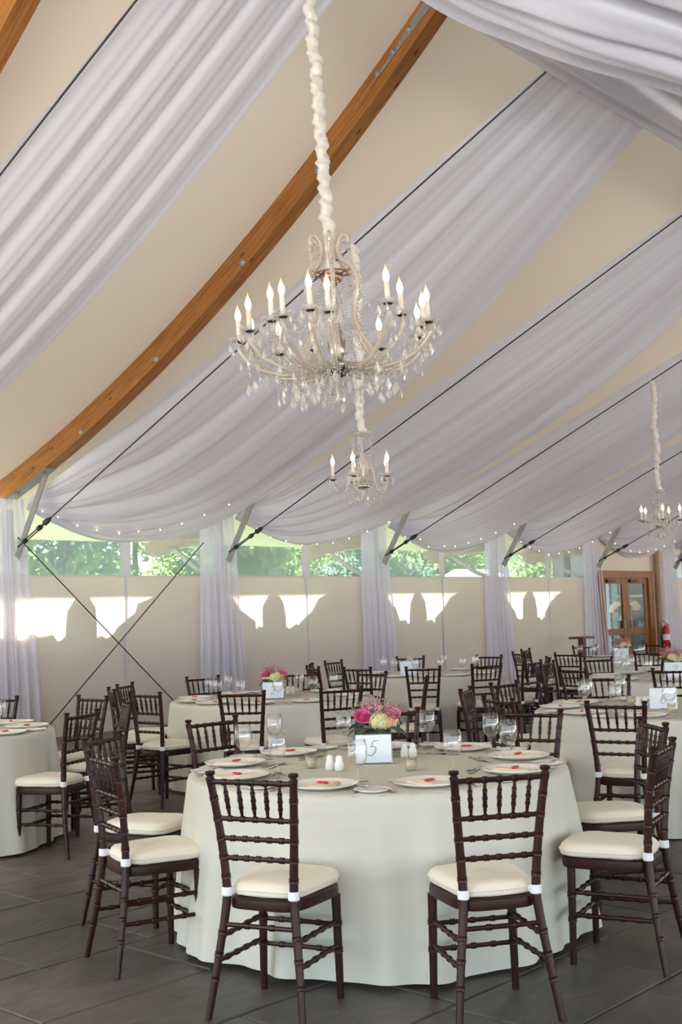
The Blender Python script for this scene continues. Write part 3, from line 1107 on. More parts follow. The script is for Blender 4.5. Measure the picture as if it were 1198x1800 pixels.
RD = [(0.15, 0.10), (0.14, 0.10), (0.16, 0.11), (0.14, 0.09), 0.05, (0.065, 0.08), (0.075, 0.095), (0.05, 0.06), 0.075, 0.05, 0.034, 0.03, 0.075, 0.05, 0.034, 0.03, 0.09, 0.06, 0.045, 0.035, 0.09, 0.06, 0.045, 0.035]
RD = [(r, r) if not isinstance(r, tuple) else r for r in RD]
skinned('body', V, ED, RD, MT['skin'], waiter)
# shirt sleeves, vest, trousers follow the body a little larger
sv_ = [V[3], V[8], V[9], V[10], V[12], V[13], V[14], V[2]]
skinned('shirt', sv_, [(0, 1), (1, 2), (2, 3), (0, 4), (4, 5), (5, 6), (0, 7)], [(0.15, 0.10), (0.092, 0.092), (0.078, 0.078), (0.046, 0.046), (0.092, 0.092), (0.078, 0.078), (0.046, 0.046), (0.168, 0.118)], MT['shirt'], waiter)
skinned('vest', [V[0], V[1], V[2], (0, 0.03, 1.40), (0.09, 0.03, 1.46), (-0.09, 0.03, 1.46)], [(0, 1), (1, 2), (2, 3), (3, 4), (3, 5)], [(0.165, 0.115), (0.155, 0.115), (0.178, 0.13), (0.155, 0.11), (0.055, 0.09), (0.055, 0.09)], MT['black'], waiter)
skinned('trousers', [V[0], V[16], V[17], V[18], V[20], V[21], V[22]], [(0, 1), (1, 2), (2, 3), (0, 4), (4, 5), (5, 6)], [(0.17, 0.12), (0.105, 0.11), (0.078, 0.078), (0.062, 0.062), (0.105, 0.11), (0.078, 0.078), (0.062, 0.062)], MT['black'], waiter)
skinned('hair', [(0, 0.025, 1.70), (0, 0.02, 1.78)], [(0, 1)], [(0.085, 0.095), (0.075, 0.085)], MT['hair'], waiter)
hf = MB()
for s in (-1, 1):   # five fingers on each hand, meeting in front of the chest
    b0 = Vector((0.05 * s, -0.31, 1.23 if s > 0 else 1.26))
    for i in range(4):
        q = b0 + Vector((0, -0.012, 0.026 - i * 0.018))
        L_ = (0.062, 0.07, 0.066, 0.052)[i]
        hf.tube([q, q + Vector((-0.03 * s, -0.022, -0.004)), q + Vector((-L_ * s, -0.014, -0.012))], [0.010, 0.009, 0.006], 6)
    hf.tube([b0 + Vector((0.01 * s, 0.0, 0.025)), b0 + Vector((-0.015 * s, 0.0, 0.055)), b0 + Vector((-0.035 * s, -0.01, 0.065))], [0.012, 0.010, 0.007], 6)
hf.build('fingers', MT['skin'], waiter, smooth=True)
fc = MB()
fc.octa((0, -0.105, 1.685), 0.016, 0.028)
for s in (-1, 1):
    fc.octa((0.075 * s, 0.0, 1.69), 0.014, 0.03)
fc.build('nose_and_ears', MT['skin'], waiter, smooth=True)
ey = MB()
for s in (-1, 1):
    ey.octa((0.03 * s, -0.088, 1.71), 0.009)
ey.octa((0, -0.088, 1.645), 0.02, 0.005)
ey.build('eyes_and_mouth', MT['hair'], waiter)
bs = thing('bottle_table', 'small dark side table beyond the right door pane', 'table', (pw.x + 0.62, pw.y - 0.15, 0.16))
MB().box((-0.35, -0.2, 0.62), (0.35, 0.2, 0.66)).build('table_top', MT['oldwood'], bs)
for sx in (-1, 1):
    for sy in (-1, 1):
        MB().box((sx * 0.32 - 0.02, sy * 0.17 - 0.02, 0), (sx * 0.32 + 0.02, sy * 0.17 + 0.02, 0.62)).build('leg', MT['oldwood'], bs)
bot_me = MB().lathe([(0.0, 0), (0.036, 0.0), (0.037, 0.02), (0.037, 0.17), (0.030, 0.20), (0.014, 0.23), (0.013, 0.28), (0.0, 0.28)], 14).mesh('bottle', pbr('pale_bottle', srgb(170, 205, 220), 0.2), True)
for i in range(4):
    o = link('water_bottle', bot_me)
    o.location = (pw.x + 0.42 + i * 0.11, pw.y - 0.15 + 0.02 * (i % 2), 0.82)
    tag(o, 'pale blue bottle beyond the right door pane, %s from the left' % ORD[i], 'bottle', 'bottles beyond the doors')

# ------------------------------------------------------------------ fire extinguisher and wooden pedestal
ex = thing('fire_extinguisher', 'red fire extinguisher hanging beside the curtain right of the doors', 'fire extinguisher', (25.78, 13.12, 0.50))
MB().lathe([(0, 0), (0.075, 0.0), (0.085, 0.02), (0.085, 0.40), (0.07, 0.46), (0.03, 0.49), (0.03, 0.51), (0, 0.51)], 18).build('cylinder', MT['extred'], ex, smooth=True)
MB().lathe([(0.0865, 0.16), (0.0865, 0.30)], 18).build('paper_label', MT['white'], ex, smooth=True)
MB().tube([(0, 0, 0.50), (0, 0, 0.56), (-0.09, 0, 0.60)], 0.018, 8).build('valve_handle', MT['steel'], ex)
MB().tube(catmull([(0.03, 0, 0.54), (0.13, 0, 0.50), (0.12, 0, 0.30), (0.10, 0, 0.12)], 14), 0.012, 8).build('hose', MT['black'], ex)
MB().box((-0.03, 0.06, -0.52), (0.03, 0.11, 0.30)).build('stand_post', MT['dark'], ex)
MB().box((-0.14, -0.10, -0.52), (0.14, 0.16, -0.50)).build('stand_foot', MT['dark'], ex)
pp = py_(1022, 1119, 12.75)
pd = thing('pedestal_stand', 'small brown wooden pedestal stand in front of the curtain left of the doors', 'pedestal', (pp.x, pp.y, 0))
MB().box((-0.24, -0.17, pp.z - 0.045), (0.24, 0.17, pp.z)).build('stand_top', MT['oldwood'], pd)
MB().box((-0.06, -0.06, 0.03), (0.06, 0.06, pp.z - 0.045)).build('stand_column', MT['oldwood'], pd)
MB().box((-0.2, -0.15, 0), (0.2, 0.15, 0.03)).build('stand_base', MT['oldwood'], pd)

# ------------------------------------------------------------------ chiavari chairs


def ring_samples(n, rings, hw):
    ts = [(i / n, 0.0) for i in range(n + 1)]
    ts = [t for t in ts if all(abs(t[0] - r) > hw * 1.6 for r in rings)]
    for r in rings:
        ts += [(r - hw, 0.0), (r - hw * 0.7, 1.0), (r - hw * 0.15, 0.75), (r + hw * 0.15, 0.75), (r + hw * 0.7, 1.0), (r + hw, 0.0)]
    return sorted(ts)


def bamboo(b, p, q, r, rings, n=8, taper=None, ringh=0.0035, hw=0.012, nseg=2):
    p, q = Vector(p), Vector(q)
    L_ = (q - p).length
    ss = ring_samples(nseg, rings, hw / L_)
    pts = [p.lerp(q, t) for t, _ in ss]
    rr = [(taper(t) if taper else r) + k * ringh for t, k in ss]
    b.tube(pts, rr, n)


def post_path(s):
    P = [(0.200 * s, -0.250, 0.0), (0.172 * s, -0.212, 0.22), (0.146 * s, -0.187, 0.42), (0.146 * s, -0.186, 0.52), (0.160 * s, -0.202, 0.70), (0.180 * s, -0.236, 0.905)]
    C = catmull(P, 120)

    def at(z):
        for i in range(len(C) - 1):
            if C[i].z <= z <= C[i + 1].z:
                t = (z - C[i].z) / max(1e-6, C[i + 1].z - C[i].z)
                return C[i].lerp(C[i + 1], t)
        return C[-1] if z > C[-1].z else C[0]
    return at


def make_chair():
    t = thing('chiavari_chair', 'x', 'chair')
    W = MT['mahogany']
    # rear posts run from foot to finial
    for s in (-1, 1):
        at = post_path(s)
        zs = [(z, 0.0) for z in (0.0, 0.05, 0.10, 0.20, 0.28, 0.36, 0.42, 0.46, 0.56, 0.64, 0.71, 0.78, 0.87)]
        for rz in (0.145, 0.235, 0.315, 0.525, 0.600, 0.672, 0.748, 0.826):
            zs += [(rz - 0.010, 0.0), (rz - 0.007, 1.0), (rz - 0.002, 0.6), (rz + 0.002, 0.6), (rz + 0.007, 1.0), (rz + 0.010, 0.0)]
        zs.sort()
        pts = [at(z) for z, _ in zs]
        rr = [lerp(0.0135, 0.0175, min(1, z / 0.42)) - 0.002 * max(0, (z - 0.42) / 0.5) + 0.0028 * k for z, k in zs]
        top = at(0.905)
        for dz, r_ in ((-0.012, 0.0155), (-0.004, 0.0175), (0.0, 0.0175), (0.004, 0.0135), (0.008, 0.0125), (0.012, 0.0185), (0.020, 0.0205), (0.026, 0.0175), (0.029, 0.0)):
            pts.append(top + Vector((0.0006 * s, -0.0015, 1.0)) * dz)
            rr.append(max(r_, 0.0005))
        b = MB().tube(pts, rr, 10)
        b.build('back_post', W, t, smooth='auto')
    # front legs
    for s in (-1, 1):
        b = MB()
        bamboo(b, (0.172 * s, 0.150, 0.0), (0.165 * s, 0.145, 0.405), 0.016, [0.46, 0.72], 10, taper=lambda u: lerp(0.0145, 0.019, u))
        b.build('front_leg', W, t, smooth='auto')
    at = post_path(1)

    def rail(z, r_, nr):
        p = at(z)
        b = MB()
        bamboo(b, (-p.x, p.y, p.z), (p.x, p.y, p.z), r_, [(i + 1) / (nr + 1) for i in range(nr)], 8)
        return b
    rail(0.890, 0.0105, 5).build('crest_rail', W, t, smooth='auto')
    for z in (0.748, 0.672, 0.597):
        rail(z, 0.0095, 5).build('cross_rail', W, t, smooth='auto')
    p1, p0 = at(0.885), at(0.752)
    for i in range(5):
        f = (i + 1) / 6 * 2 - 1
        b = MB()
        bamboo(b, (p0.x * f, p0.y, p0.z), (p1.x * f, p1.y, p1.z), 0.008, [0.30, 0.52, 0.74], 8, hw=0.006, ringh=0.0022, nseg=8,
               taper=lambda u: 0.0042 + 0.0050 * math.sin(PI * min(1, max(0, u))) ** 0.8)
        b.build('spindle', W, t, smooth='auto')
    # stretchers
    for z0, z1, zz in ((0.30, 0.30, 0), (0.21, 0.205, 0)):
        for s in (-1, 1):
            pr_ = post_path(s)(z0)
            b = MB()
            bamboo(b, pr_, (0.167 * s, 0.147, z1), 0.0095, [0.2, 0.4, 0.6, 0.8], 8)
            b.build('stretcher', W, t, smooth='auto')
    for z in (0.285, 0.185):
        b = MB()
        bamboo(b, (-0.168, 0.148, z), (0.168, 0.148, z), 0.0095, [0.25, 0.5, 0.75], 8)
        b.build('stretcher', W, t, smooth='auto')
    pr_ = at(0.345)
    b = MB()
    bamboo(b, (-pr_.x, pr_.y, pr_.z), pr_, 0.0095, [0.33, 0.67], 8)
    b.build('stretcher', W, t, smooth='auto')
    # seat outline

    def outline(sc, n=40):
        out = []
        for i in range(n):
            a = 2 * PI * i / n
            c, s_ = math.cos(a), math.sin(a)
            e = 0.42
            ux = math.copysign(abs(c) ** e, c)
            uy = math.copysign(abs(s_) ** e, s_)
            hw = lerp(0.152, 0.192, (uy + 1) / 2)
            yy = uy * 0.19 + (0.018 * (1 - ux * ux) if uy > 0 else 0)
            out.append((ux * hw * sc, yy * sc))
        return out
    fr_ = MB()
    n = 40
    rings = [(0.93, 0.400), (1.0, 0.404), (1.01, 0.420), (1.0, 0.440), (0.96, 0.446), (0.05, 0.446)]
    vs = []
    for sc, z in rings:
        vs += [(x, yy, z) for x, yy in outline(sc)]
    fs = [(j * n + i, j * n + (i + 1) % n, (j + 1) * n + (i + 1) % n, (j + 1) * n + i) for j in range(len(rings) - 1) for i in range(n)]
    fs.append(tuple(range(n))[::-1])
    fr_.add(vs, fs).build('seat_frame', W, t, smooth='auto')
    cu = MB()
    rings = [(0.90, 0.447), (0.985, 0.452), (1.005, 0.462), (1.0, 0.468), (1.022, 0.472), (1.022, 0.476), (1.0, 0.480), (0.985, 0.490), (0.93, 0.500), (0.80, 0.506), (0.5, 0.509), (0.05, 0.511)]
    vs = []
    rr = random.Random(3)
    for sc, z in rings:
        vs += [(x * (1 + rr.uniform(-.006, .006)), yy * (1 + rr.uniform(-.006, .006)) + 0.012, z + rr.uniform(-.0015, .0015)) for x, yy in outline(sc * 0.985)]
    fs = [(j * n + i, j * n + (i + 1) % n, (j + 1) * n + (i + 1) % n, (j + 1) * n + i) for j in range(len(rings) - 1) for i in range(n)]
    fs += [tuple(range(n))[::-1], tuple((len(rings) - 1) * n + i for i in range(n))]
    cuo = cu.add(vs, fs).build('cushion', MT['cushion'], t, smooth=True)
    for s in (-1, 1):
        p = post_path(s)(0.468)
        b = MB().lathe([(0.0185, -0.017), (0.0225, -0.013), (0.0225, 0.013), (0.0185, 0.017)], 12, Matrix.Translation(p))
        b.bar(p + Vector((-0.018 * s, 0.010, 0)), p + Vector((-0.022 * s, 0.055, 0.0)), 0.006, 0.024)
        b.build('strap', MT['strap'], cuo, smooth='auto')
    return t


chair0 = make_chair()
CHAIR_USED = []
HOURS = {1: 'one', 2: 'two', 3: 'three', 4: 'four', 5: 'five', 6: 'six', 7: 'seven', 8: 'eight', 9: 'nine', 10: 'ten', 11: 'eleven', 12: 'twelve'}


def t2c(v):
    return (v[0] * SW - v[1] * CW, v[0] * CW + v[1] * SW)


# tables: centre right/forward of the camera
TABLES = {
    '5': ((0.14, 5.90), 'the front table'),
    '2': ((-0.68, 10.90), 'the rose table behind left'),
    '3': ((1.0, 14.25), 'the table by the third post'),
    '6': ((2.30, 8.66), 'the roseless table behind right'),
    '7': ((3.40, 12.30), 'the right-edge rose table'),
    '4': ((3.85, 16.55), 'the table before the doors'),
    '1': ((-3.02, 8.40), 'the left-edge table'),
}
# chairs: pixels of the two back finials, read off the photograph (finials stand 0.915 m above the floor)
CHAIRS = {
    '5': [(365, 1362, 519, 1368), (798, 1362, 957, 1353), (152, 1325, 207, 1336), (154, 1300, 205, 1290), (324, 1271, 413, 1260), (645, 1246, 724, 1244), (887, 1250, 979, 1250), (1151, 1318, 1178, 1302), (1123, 1263, 1172, 1277)],
    '2': [(389, 1217, 464, 1216), (566, 1211, 635, 1209), (721, 1195, 750, 1190), (629, 1183, 678, 1181), (508, 1186, 528, 1184), (338, 1192, 393, 1190), (220, 1205, 248, 1202), (193, 1211, 197, 1213), (233, 1218, 273, 1220)],
    '3': [(760, 1170, 814, 1168), (623, 1175, 676, 1174), (602, 1164, 644, 1161), (531, 1175, 550, 1175), (536, 1170, 555, 1168), (705, 1158, 753, 1156), (827, 1154, 862, 1154), (889, 1165, 915, 1163), (920, 1157, 931, 1158), (737, 1186, 751, 1187)],
    '6': [(848, 1225, 905, 1232), (815, 1213, 821, 1210), (861, 1202, 907, 1200), (1031, 1191, 1107, 1189), (1030, 1236, 1137, 1236)],
    '7': [(1152, 1174, 1215, 1174), (1010, 1174, 1059, 1174), (948, 1170, 960, 1172), (960, 1165, 984, 1163), (1035, 1159, 1083, 1157)],
    '4': [(1119, 1147, 1163, 1146), (975, 1149, 1018, 1149), (900, 1147, 910, 1149), (918, 1142, 942, 1141), (1011, 1137, 1051, 1135), (1149, 1131, 1188, 1130)],
    '1': [(106, 1257, 176, 1250), (223, 1233, 225, 1236), (139, 1225, 189, 1226), (-40, 1228, 21, 1226)],
}
RCH = {'5': (1.35, 1.50), '2': (1.42, 1.52), '3': (1.42, 1.52), '6': (1.42, 1.50), '7': (1.42, 1.50), '4': (1.42, 1.6), '1': (1.36, 1.50)}
SEATS = {}
for tk, lst in CHAIRS.items():
    (cx, cy), tname = TABLES[tk]
    ctr = c2t(cx, cy)
    used = {}
    seats = []
    items = []
    for (a, b, c, d) in lst:
        m = (pz(a, b, 0.915) + pz(c, d, 0.915)) / 2
        v = Vector((m.x - ctr.x, m.y - ctr.y, 0))
        rr = min(max(v.length, RCH[tk][0]), RCH[tk][1])
        v = v.normalized() * rr
        X, Y = t2c((v.x, v.y))
        lr = pz(c, d, 0.915) - pz(a, b, 0.915)
        fm = Vector((-lr.y, lr.x, 0))
        if fm.dot(-v) < 0:
            fm = -fm
        turn = math.atan2((-v).x * fm.y - (-v).y * fm.x, (-v).dot(fm)) if tk == '5' else 0.0
        items.append((math.degrees(math.atan2(X, Y)) % 360, v, 0.6 * max(-0.4, min(0.4, turn))))
    # no two chairs of a table closer than 30 degrees
    items.sort(key=lambda q: q[0])
    for _ in range(60):
        for i in range(len(items)):
            j = (i + 1) % len(items)
            gap = (items[j][0] - items[i][0]) % 360
            if gap < 29:
                dlt = (29 - gap) / 4
                items[i] = ((items[i][0] - dlt) % 360,) + items[i][1:]
                items[j] = ((items[j][0] + dlt) % 360,) + items[j][1:]
    for ang, v0, turn in items:
        a = R(ang)
        rr = v0.length
        v = c2t(rr * math.sin(a), rr * math.cos(a))
        h = int(round(ang / 30)) % 12 or 12
        while h in used:
            h = h % 12 + 1
        used[h] = 1
        f = -v.normalized()
        ft = Matrix.Rotation(turn, 3, 'Z') @ f
        pos = ctr + v + ft * 0.237
        if not CHAIR_USED:
            o = chair0
        else:
            o = copy_tree(chair0)
        CHAIR_USED.append(o)
        o.location = (pos.x, pos.y, 0)
        jit = math.degrees(turn) if tk == '5' else random.Random(int(ang * 7) + ord(tk)).uniform(-3, 3)
        o.rotation_euler = (0, 0, math.atan2(f.y, f.x) - PI / 2 + R(jit))
        o['label'] = 'dark chiavari chair with ivory cushion, %s o\'clock at %s' % (HOURS[h], tname)
        o['category'] = 'chair'
        o['group'] = 'dark chiavari chairs'
        seats.append((-f, h))
    SEATS[tk] = seats

# ------------------------------------------------------------------ tables and cloths
TZ, TR = 0.768, 0.925


def cloth_mesh():
    b = MB()
    n = 240
    r = random.Random(4)
    ph = [r.uniform(0, 6.28) for _ in range(6)]

    def fold(a):
        s = 0.5 * math.sin(11 * a + ph[0]) + 0.35 * math.sin(17 * a + ph[1] + 0.8 * math.sin(3 * a)) + 0.25 * math.sin(29 * a + ph[2]) + 0.2 * math.sin(5 * a + ph[3])
        return s
    prof = [(0.02, 0.0, 0), (0.4, 0.0, 0), (0.75, 0.0, 0), (0.955, 0.0, 0), (0.985, 0.002, 0), (1.0, 0.012, 0), (1.006, 0.03, 0.01)]
    vs = []
    for (q, dz, fv) in prof:
        for i in range(n):
            a = 2 * PI * i / n
            rr = TR * q
            vs.append((rr * math.cos(a), rr * math.sin(a), TZ - dz))
    m = 18
    for j in range(1, m + 1):
        v = j / m
        for i in range(n):
            a = 2 * PI * i / n
            f = fold(a)
            rr = TR * 1.006 + 0.055 * v ** 0.9 + f * 0.058 * v ** 0.85
            hem = 0.028 + 0.010 * math.sin(4 * a + 1) + 0.008 * f
            vs.append((rr * math.cos(a), rr * math.sin(a), lerp(TZ - 0.03, hem, v)))
    rows = len(prof) + m
    fs = [(j * n + i, j * n + (i + 1) % n, (j + 1) * n + (i + 1) % n, (j + 1) * n + i) for j in range(rows - 1) for i in range(n)]
    fs.append(tuple(range(n))[::-1])
    b.add(vs, [f[::-1] for f in fs])
    return b.mesh('tablecloth', MT['linen'], True)


CLOTH = cloth_mesh()
top_me = MB().lathe([(0.0, TZ - 0.028), (0.915, TZ - 0.028), (0.918, TZ - 0.02), (0.918, TZ - 0.006), (0.0, TZ - 0.006)], 48).mesh('table_top', MT['oldwood'])
leg_me = MB().tube([(0, 0, 0), (0, 0, TZ - 0.028)], 0.022, 10).mesh('leg', MT['mahogany'])
for i, (tk, ((cx, cy), tname)) in enumerate(TABLES.items()):
    c = c2t(cx, cy)
    t = thing('round_table', 'round banquet table hidden under its cloth, ' + tname, 'table', (c.x, c.y, 0), R(37 * i + 12), 'round banquet tables')
    link('table_top', top_me, t)
    for a in (45, 135, 225, 315):
        lg = link('leg', leg_me, t)
        lg.location = (0.80 * math.cos(R(a)), 0.80 * math.sin(R(a)), 0)
    cl = link('tablecloth', CLOTH)
    cl.location = (c.x, c.y, 0)
    cl.rotation_euler = (0, 0, R(53 * i))
    tag(cl, 'floor-length ivory round tablecloth on ' + tname, 'tablecloth', 'ivory round tablecloths')

# ------------------------------------------------------------------ place settings
plate_me = MB().lathe([(0.0, 0.004), (0.095, 0.004), (0.102, 0.008), (0.150, 0.020), (0.155, 0.022), (0.156, 0.020), (0.150, 0.016), (0.100, 0.001), (0.095, 0.0), (0.0, 0.0)], 40).mesh('dinner_plate', MT['china'], True)
bread_me = MB().lathe([(0.0, 0.004), (0.048, 0.004), (0.053, 0.007), (0.080, 0.014), (0.082, 0.013), (0.052, 0.001), (0.0, 0.0)], 32).mesh('bread_plate', MT['china'], True)
goblet_me = MB().lathe([(0.0, 0.001), (0.034, 0.001), (0.036, 0.002), (0.034, 0.004), (0.012, 0.009), (0.0045, 0.016), (0.004, 0.04), (0.0042, 0.078), (0.007, 0.086), (0.022, 0.093),
                        (0.036, 0.109), (0.0435, 0.133), (0.0445, 0.152), (0.042, 0.180), (0.0375, 0.208), (0.036, 0.2085), (0.0405, 0.180), (0.043, 0.152), (0.042, 0.133), (0.0345, 0.111), (0.02, 0.0955), (0.0, 0.092)], 28).mesh('wine_goblet', MT['glass'], True)


def flat(b, outline, th=0.0022, z0=0.0005, bend=None):
    n = len(outline)
    zf = bend or (lambda y: 0.0)
    vs = [(x, y, z0 + zf(y)) for x, y in outline] + [(x, y, z0 + th + zf(y)) for x, y in outline]
    b.add(vs, [tuple(range(n))[::-1], tuple(range(n, 2 * n))] + [(i, (i + 1) % n, n + (i + 1) % n, n + i) for i in range(n)])


def handle(b):
    for (y0, y1, w0, w1) in ((-0.100, -0.04, 0.0095, 0.006), (-0.04, 0.02, 0.006, 0.0035)):
        flat(b, [(-w0, y0), (w0, y0), (w1, y1), (-w1, y1)], 0.0035)
    flat(b, [(-0.0095, -0.100), (-0.006, -0.108), (0.006, -0.108), (0.0095, -0.100)], 0.0035)


fk = MB()
handle(fk)
zb_ = lambda y: 0.006 * math.sin(PI * min(1, max(0, (y - 0.02) / 0.08)))
flat(fk, [(-0.0035, 0.02), (0.0035, 0.02), (0.0115, 0.038), (0.012, 0.05), (-0.012, 0.05), (-0.0115, 0.038)], 0.002, bend=zb_)
for i in range(4):
    x = -0.0103 + i * 0.00687
    flat(fk, [(x - 0.0017, 0.05), (x + 0.0017, 0.05), (x + 0.001, 0.098), (x - 0.001, 0.098)], 0.002, bend=zb_)
fork_me = fk.mesh('fork', MT['cutlery'])
kn = MB()
handle(kn)
flat(kn, [(-0.004, 0.0), (0.004, 0.0), (0.008, 0.03), (0.0085, 0.10), (0.003, 0.125), (-0.006, 0.12), (-0.006, 0.02)], 0.0018)
knife_me = kn.mesh('knife', MT['cutlery'])
sp = MB()
handle(sp)
n_ = 16


def spoonpt(u, v):
    a = 2 * PI * u
    return Vector((0.019 * v * math.cos(a), 0.052 + 0.031 * v * math.sin(a), 0.002 + 0.006 * v * v))


sp.grid(16, 4, spoonpt)
spoon_me = sp.mesh('spoon', MT['cutlery'], True)
nk = MB()
nk.box((-0.055, -0.10, 0), (0.055, 0.10, 0.006))
nk.box((-0.050, -0.098, 0.006), (0.045, 0.096, 0.010), Matrix.Rotation(R(4), 4, 'Z'))
nk.box((-0.030, -0.094, 0.010), (0.040, 0.090, 0.013), Matrix.Rotation(R(-5), 4, 'Z'))
napkin_me = nk.mesh('folded_napkin', MT['napkin'])
fv = MB()
fv.box((-0.024, -0.010, 0), (0.024, 0.010, 0.008))
for s in (-1, 1):
    fv.add([(0.024 * s, -0.003, 0.002), (0.024 * s, 0.003, 0.006), (0.036 * s, 0.011, 0.004), (0.036 * s, -0.011, 0.004)], [(0, 1, 2, 3), (3, 2, 1, 0)])
favour_me = fv.mesh('candy_favour', MT['red'])


def put(name, me, loc, rz, label, cat, group):
    o = link(name, me)
    o.location = loc
    o.rotation_euler = (0, 0, rz)
    return tag(o, label, cat, group)


srn = random.Random(21)
for tk, seats in SEATS.items():
    (cx, cy), tname = TABLES[tk]
    c = c2t(cx, cy)
    for (rdir, h) in seats:
        rdir = rdir.normalized()
        f = -rdir
        rt = Vector((f.y, -f.x, 0))
        at = "%s o'clock at %s" % (HOURS[h], tname)
        base = Vector((c.x, c.y, TZ + 0.0015)) + rdir * 0.735
        rz = math.atan2(f.y, f.x) - PI / 2

        def P(right, inward, z=0.0):
            return base + rt * (right + srn.uniform(-.008, .008)) + f * (inward + srn.uniform(-.008, .008)) + Vector((0, 0, z))
        near = tk == '5'
        mid = tk in ('5', '2', '6', '1')
        p0 = P(0, 0)
        put('dinner_plate', plate_me, p0, 0, 'white china dinner plate, ' + at, 'plate', 'white dinner plates')
        put('folded_napkin', napkin_me, p0 + Vector((0, 0, 0.0045)), rz + R(srn.uniform(-12, 12)), 'folded cream napkin, ' + at, 'napkin', 'folded napkins')
        if not near:
            put('wine_goblet', goblet_me, P(0.155, 0.185), 0, 'clear stemmed goblet, ' + at, 'glass', 'stemmed goblets')
        if mid:
            put('candy_favour', favour_me, p0 + rt * srn.uniform(-.03, .03) + Vector((0, 0, 0.0182)), rz + R(srn.uniform(-50, 50)), 'small red favour on napkin, ' + at, 'favour', 'red favours')
            lv = Vector((-f.x, -f.y, 0))
            gapl = min([360] + [math.degrees(math.atan2(lv.x * o_[0].y - lv.y * o_[0].x, lv.x * o_[0].x + lv.y * o_[0].y)) % 360 for o_ in seats if o_[1] != h])
            gapr = min([360] + [(-math.degrees(math.atan2(lv.x * o_[0].y - lv.y * o_[0].x, lv.x * o_[0].x + lv.y * o_[0].y))) % 360 for o_ in seats if o_[1] != h])
            roomy = gapr > 35.0
            if roomy:
                put('bread_plate', bread_me, P(-0.277, -0.055), 0, 'small white bread plate, ' + at, 'plate', 'bread plates')
            put('fork', fork_me, P(-0.188, -0.02), rz + R(srn.uniform(-6, 6)), 'silver dinner fork, ' + at, 'fork', 'dinner forks')
            put('knife', knife_me, P(0.180, -0.02), rz + R(srn.uniform(-5, 5)), 'silver table knife, ' + at, 'knife', 'table knives')
        if near:
            if roomy:
                put('butter_knife', knife_me, P(-0.272, -0.045, 0.0135), rz + R(40 + srn.uniform(-15, 15)), 'silver butter knife, ' + at, 'knife', 'butter knives')
            put('spoon', spoon_me, P(0.02, 0.225), rz + R(90 + srn.uniform(-12, 12)), 'silver dessert spoon, ' + at, 'spoon', 'dessert spoons')
            put('dessert_fork', fork_me, P(-0.01, 0.19), rz + R(-90 + srn.uniform(-10, 10)), 'silver dessert fork, ' + at, 'fork', 'dessert forks')

GOB = [(428, 1348, 'goblet in front of the left rear chair'), (488, 1367, 'goblet nearest the left votive candle'), (483, 1322, 'goblet at the rear left'), (629, 1385, 'goblet in front of the number card'),
       (605, 1318, 'goblet just left of the flower vase'), (752, 1315, 'goblet at the rear right of the vase'), (797, 1364, 'goblet right of the shakers'), (864, 1325, 'goblet at the far right rear'), (895, 1341, 'goblet rightmost')]
for gx, gy, lab in GOB:
    g = pz(gx, gy, TZ + 0.0015)
    put('wine_goblet', goblet_me, g, 0, 'clear stemmed ' + lab + ' on the front table', 'glass', 'stemmed goblets')

# ------------------------------------------------------------------ centrepieces
DIG = {
    '5': [[(0.30, 1.52), (0.95, 1.62)], [(0.30, 1.52), (0.22, 1.2), (0.12, 0.92), (0.42, 1.0), (0.70, 0.80), (0.66, 0.40), (0.36, 0.06), (0.05, 0.02), (-0.08, 0.18)]],
    '2': [[(0.08, 1.18), (0.30, 1.52), (0.66, 1.55), (0.80, 1.22), (0.56, 0.66), (0.10, 0.10), (-0.02, 0.06), (0.25, 0.20), (0.55, 0.04), (0.95, 0.16)]],
    '4': [[(0.50, 1.55), (0.22, 1.0), (0.04, 0.62), (0.40, 0.62), (0.90, 0.70)], [(0.85, 1.25), (0.66, 0.60), (0.50, -0.05)]],
    '6': [[(0.85, 1.58), (0.45, 1.22), (0.16, 0.62), (0.18, 0.16), (0.45, 0.0), (0.76, 0.22), (0.74, 0.56), (0.46, 0.66), (0.22, 0.42)]],
    '7': [[(0.10, 1.42), (0.40, 1.52), (0.92, 1.52), (0.66, 0.86), (0.42, 0.0)]],
}


def number_sign(tk, loc, size=1.0, label='', digit=None):
    d = Vector((loc[0], loc[1], 0)).normalized()
    rz = math.atan2(d.y, d.x) - PI / 2
    t = thing('table_number_sign', label, 'sign', loc, rz, 'table number signs')
    w, h = 0.19 * size, 0.150 * size
    M = Matrix.Rotation(R(-7), 4, 'X')
    MB().box((-w / 2, -0.006, 0.002), (w / 2, 0.006, h), M).build('acrylic_frame', MT['vase'], t)
    cd = MB().box((-w / 2 + 0.006, -0.0005, 0.008), (w / 2 - 0.006, 0.0005, h - 0.006), Matrix.Translation((0, -0.0068, 0)) @ M).build('card', MT['card'], t)
    MB().box((-w / 2, -0.006, 0.0), (w / 2, 0.045, 0.004)).build('frame_foot', MT['vase'], t)
    if digit:
        nb = MB()
        s = 0.046 * size
        for st in DIG[digit]:
            cv = catmull([(p[0], p[1], 0) for p in st], 8 * len(st))
            pts = [M @ Vector(((p.x + 0.14 * (p.y - 0.8) - 0.5 + 0.05) * s, -0.0084, h * 0.27 + p.y * s)) for p in cv]
            nb.tube([q + Vector((0, 0, 0)) for q in pts], 0.0013 * size, 5)
        nb.build('numeral', MT['ink'], cd)
    return t


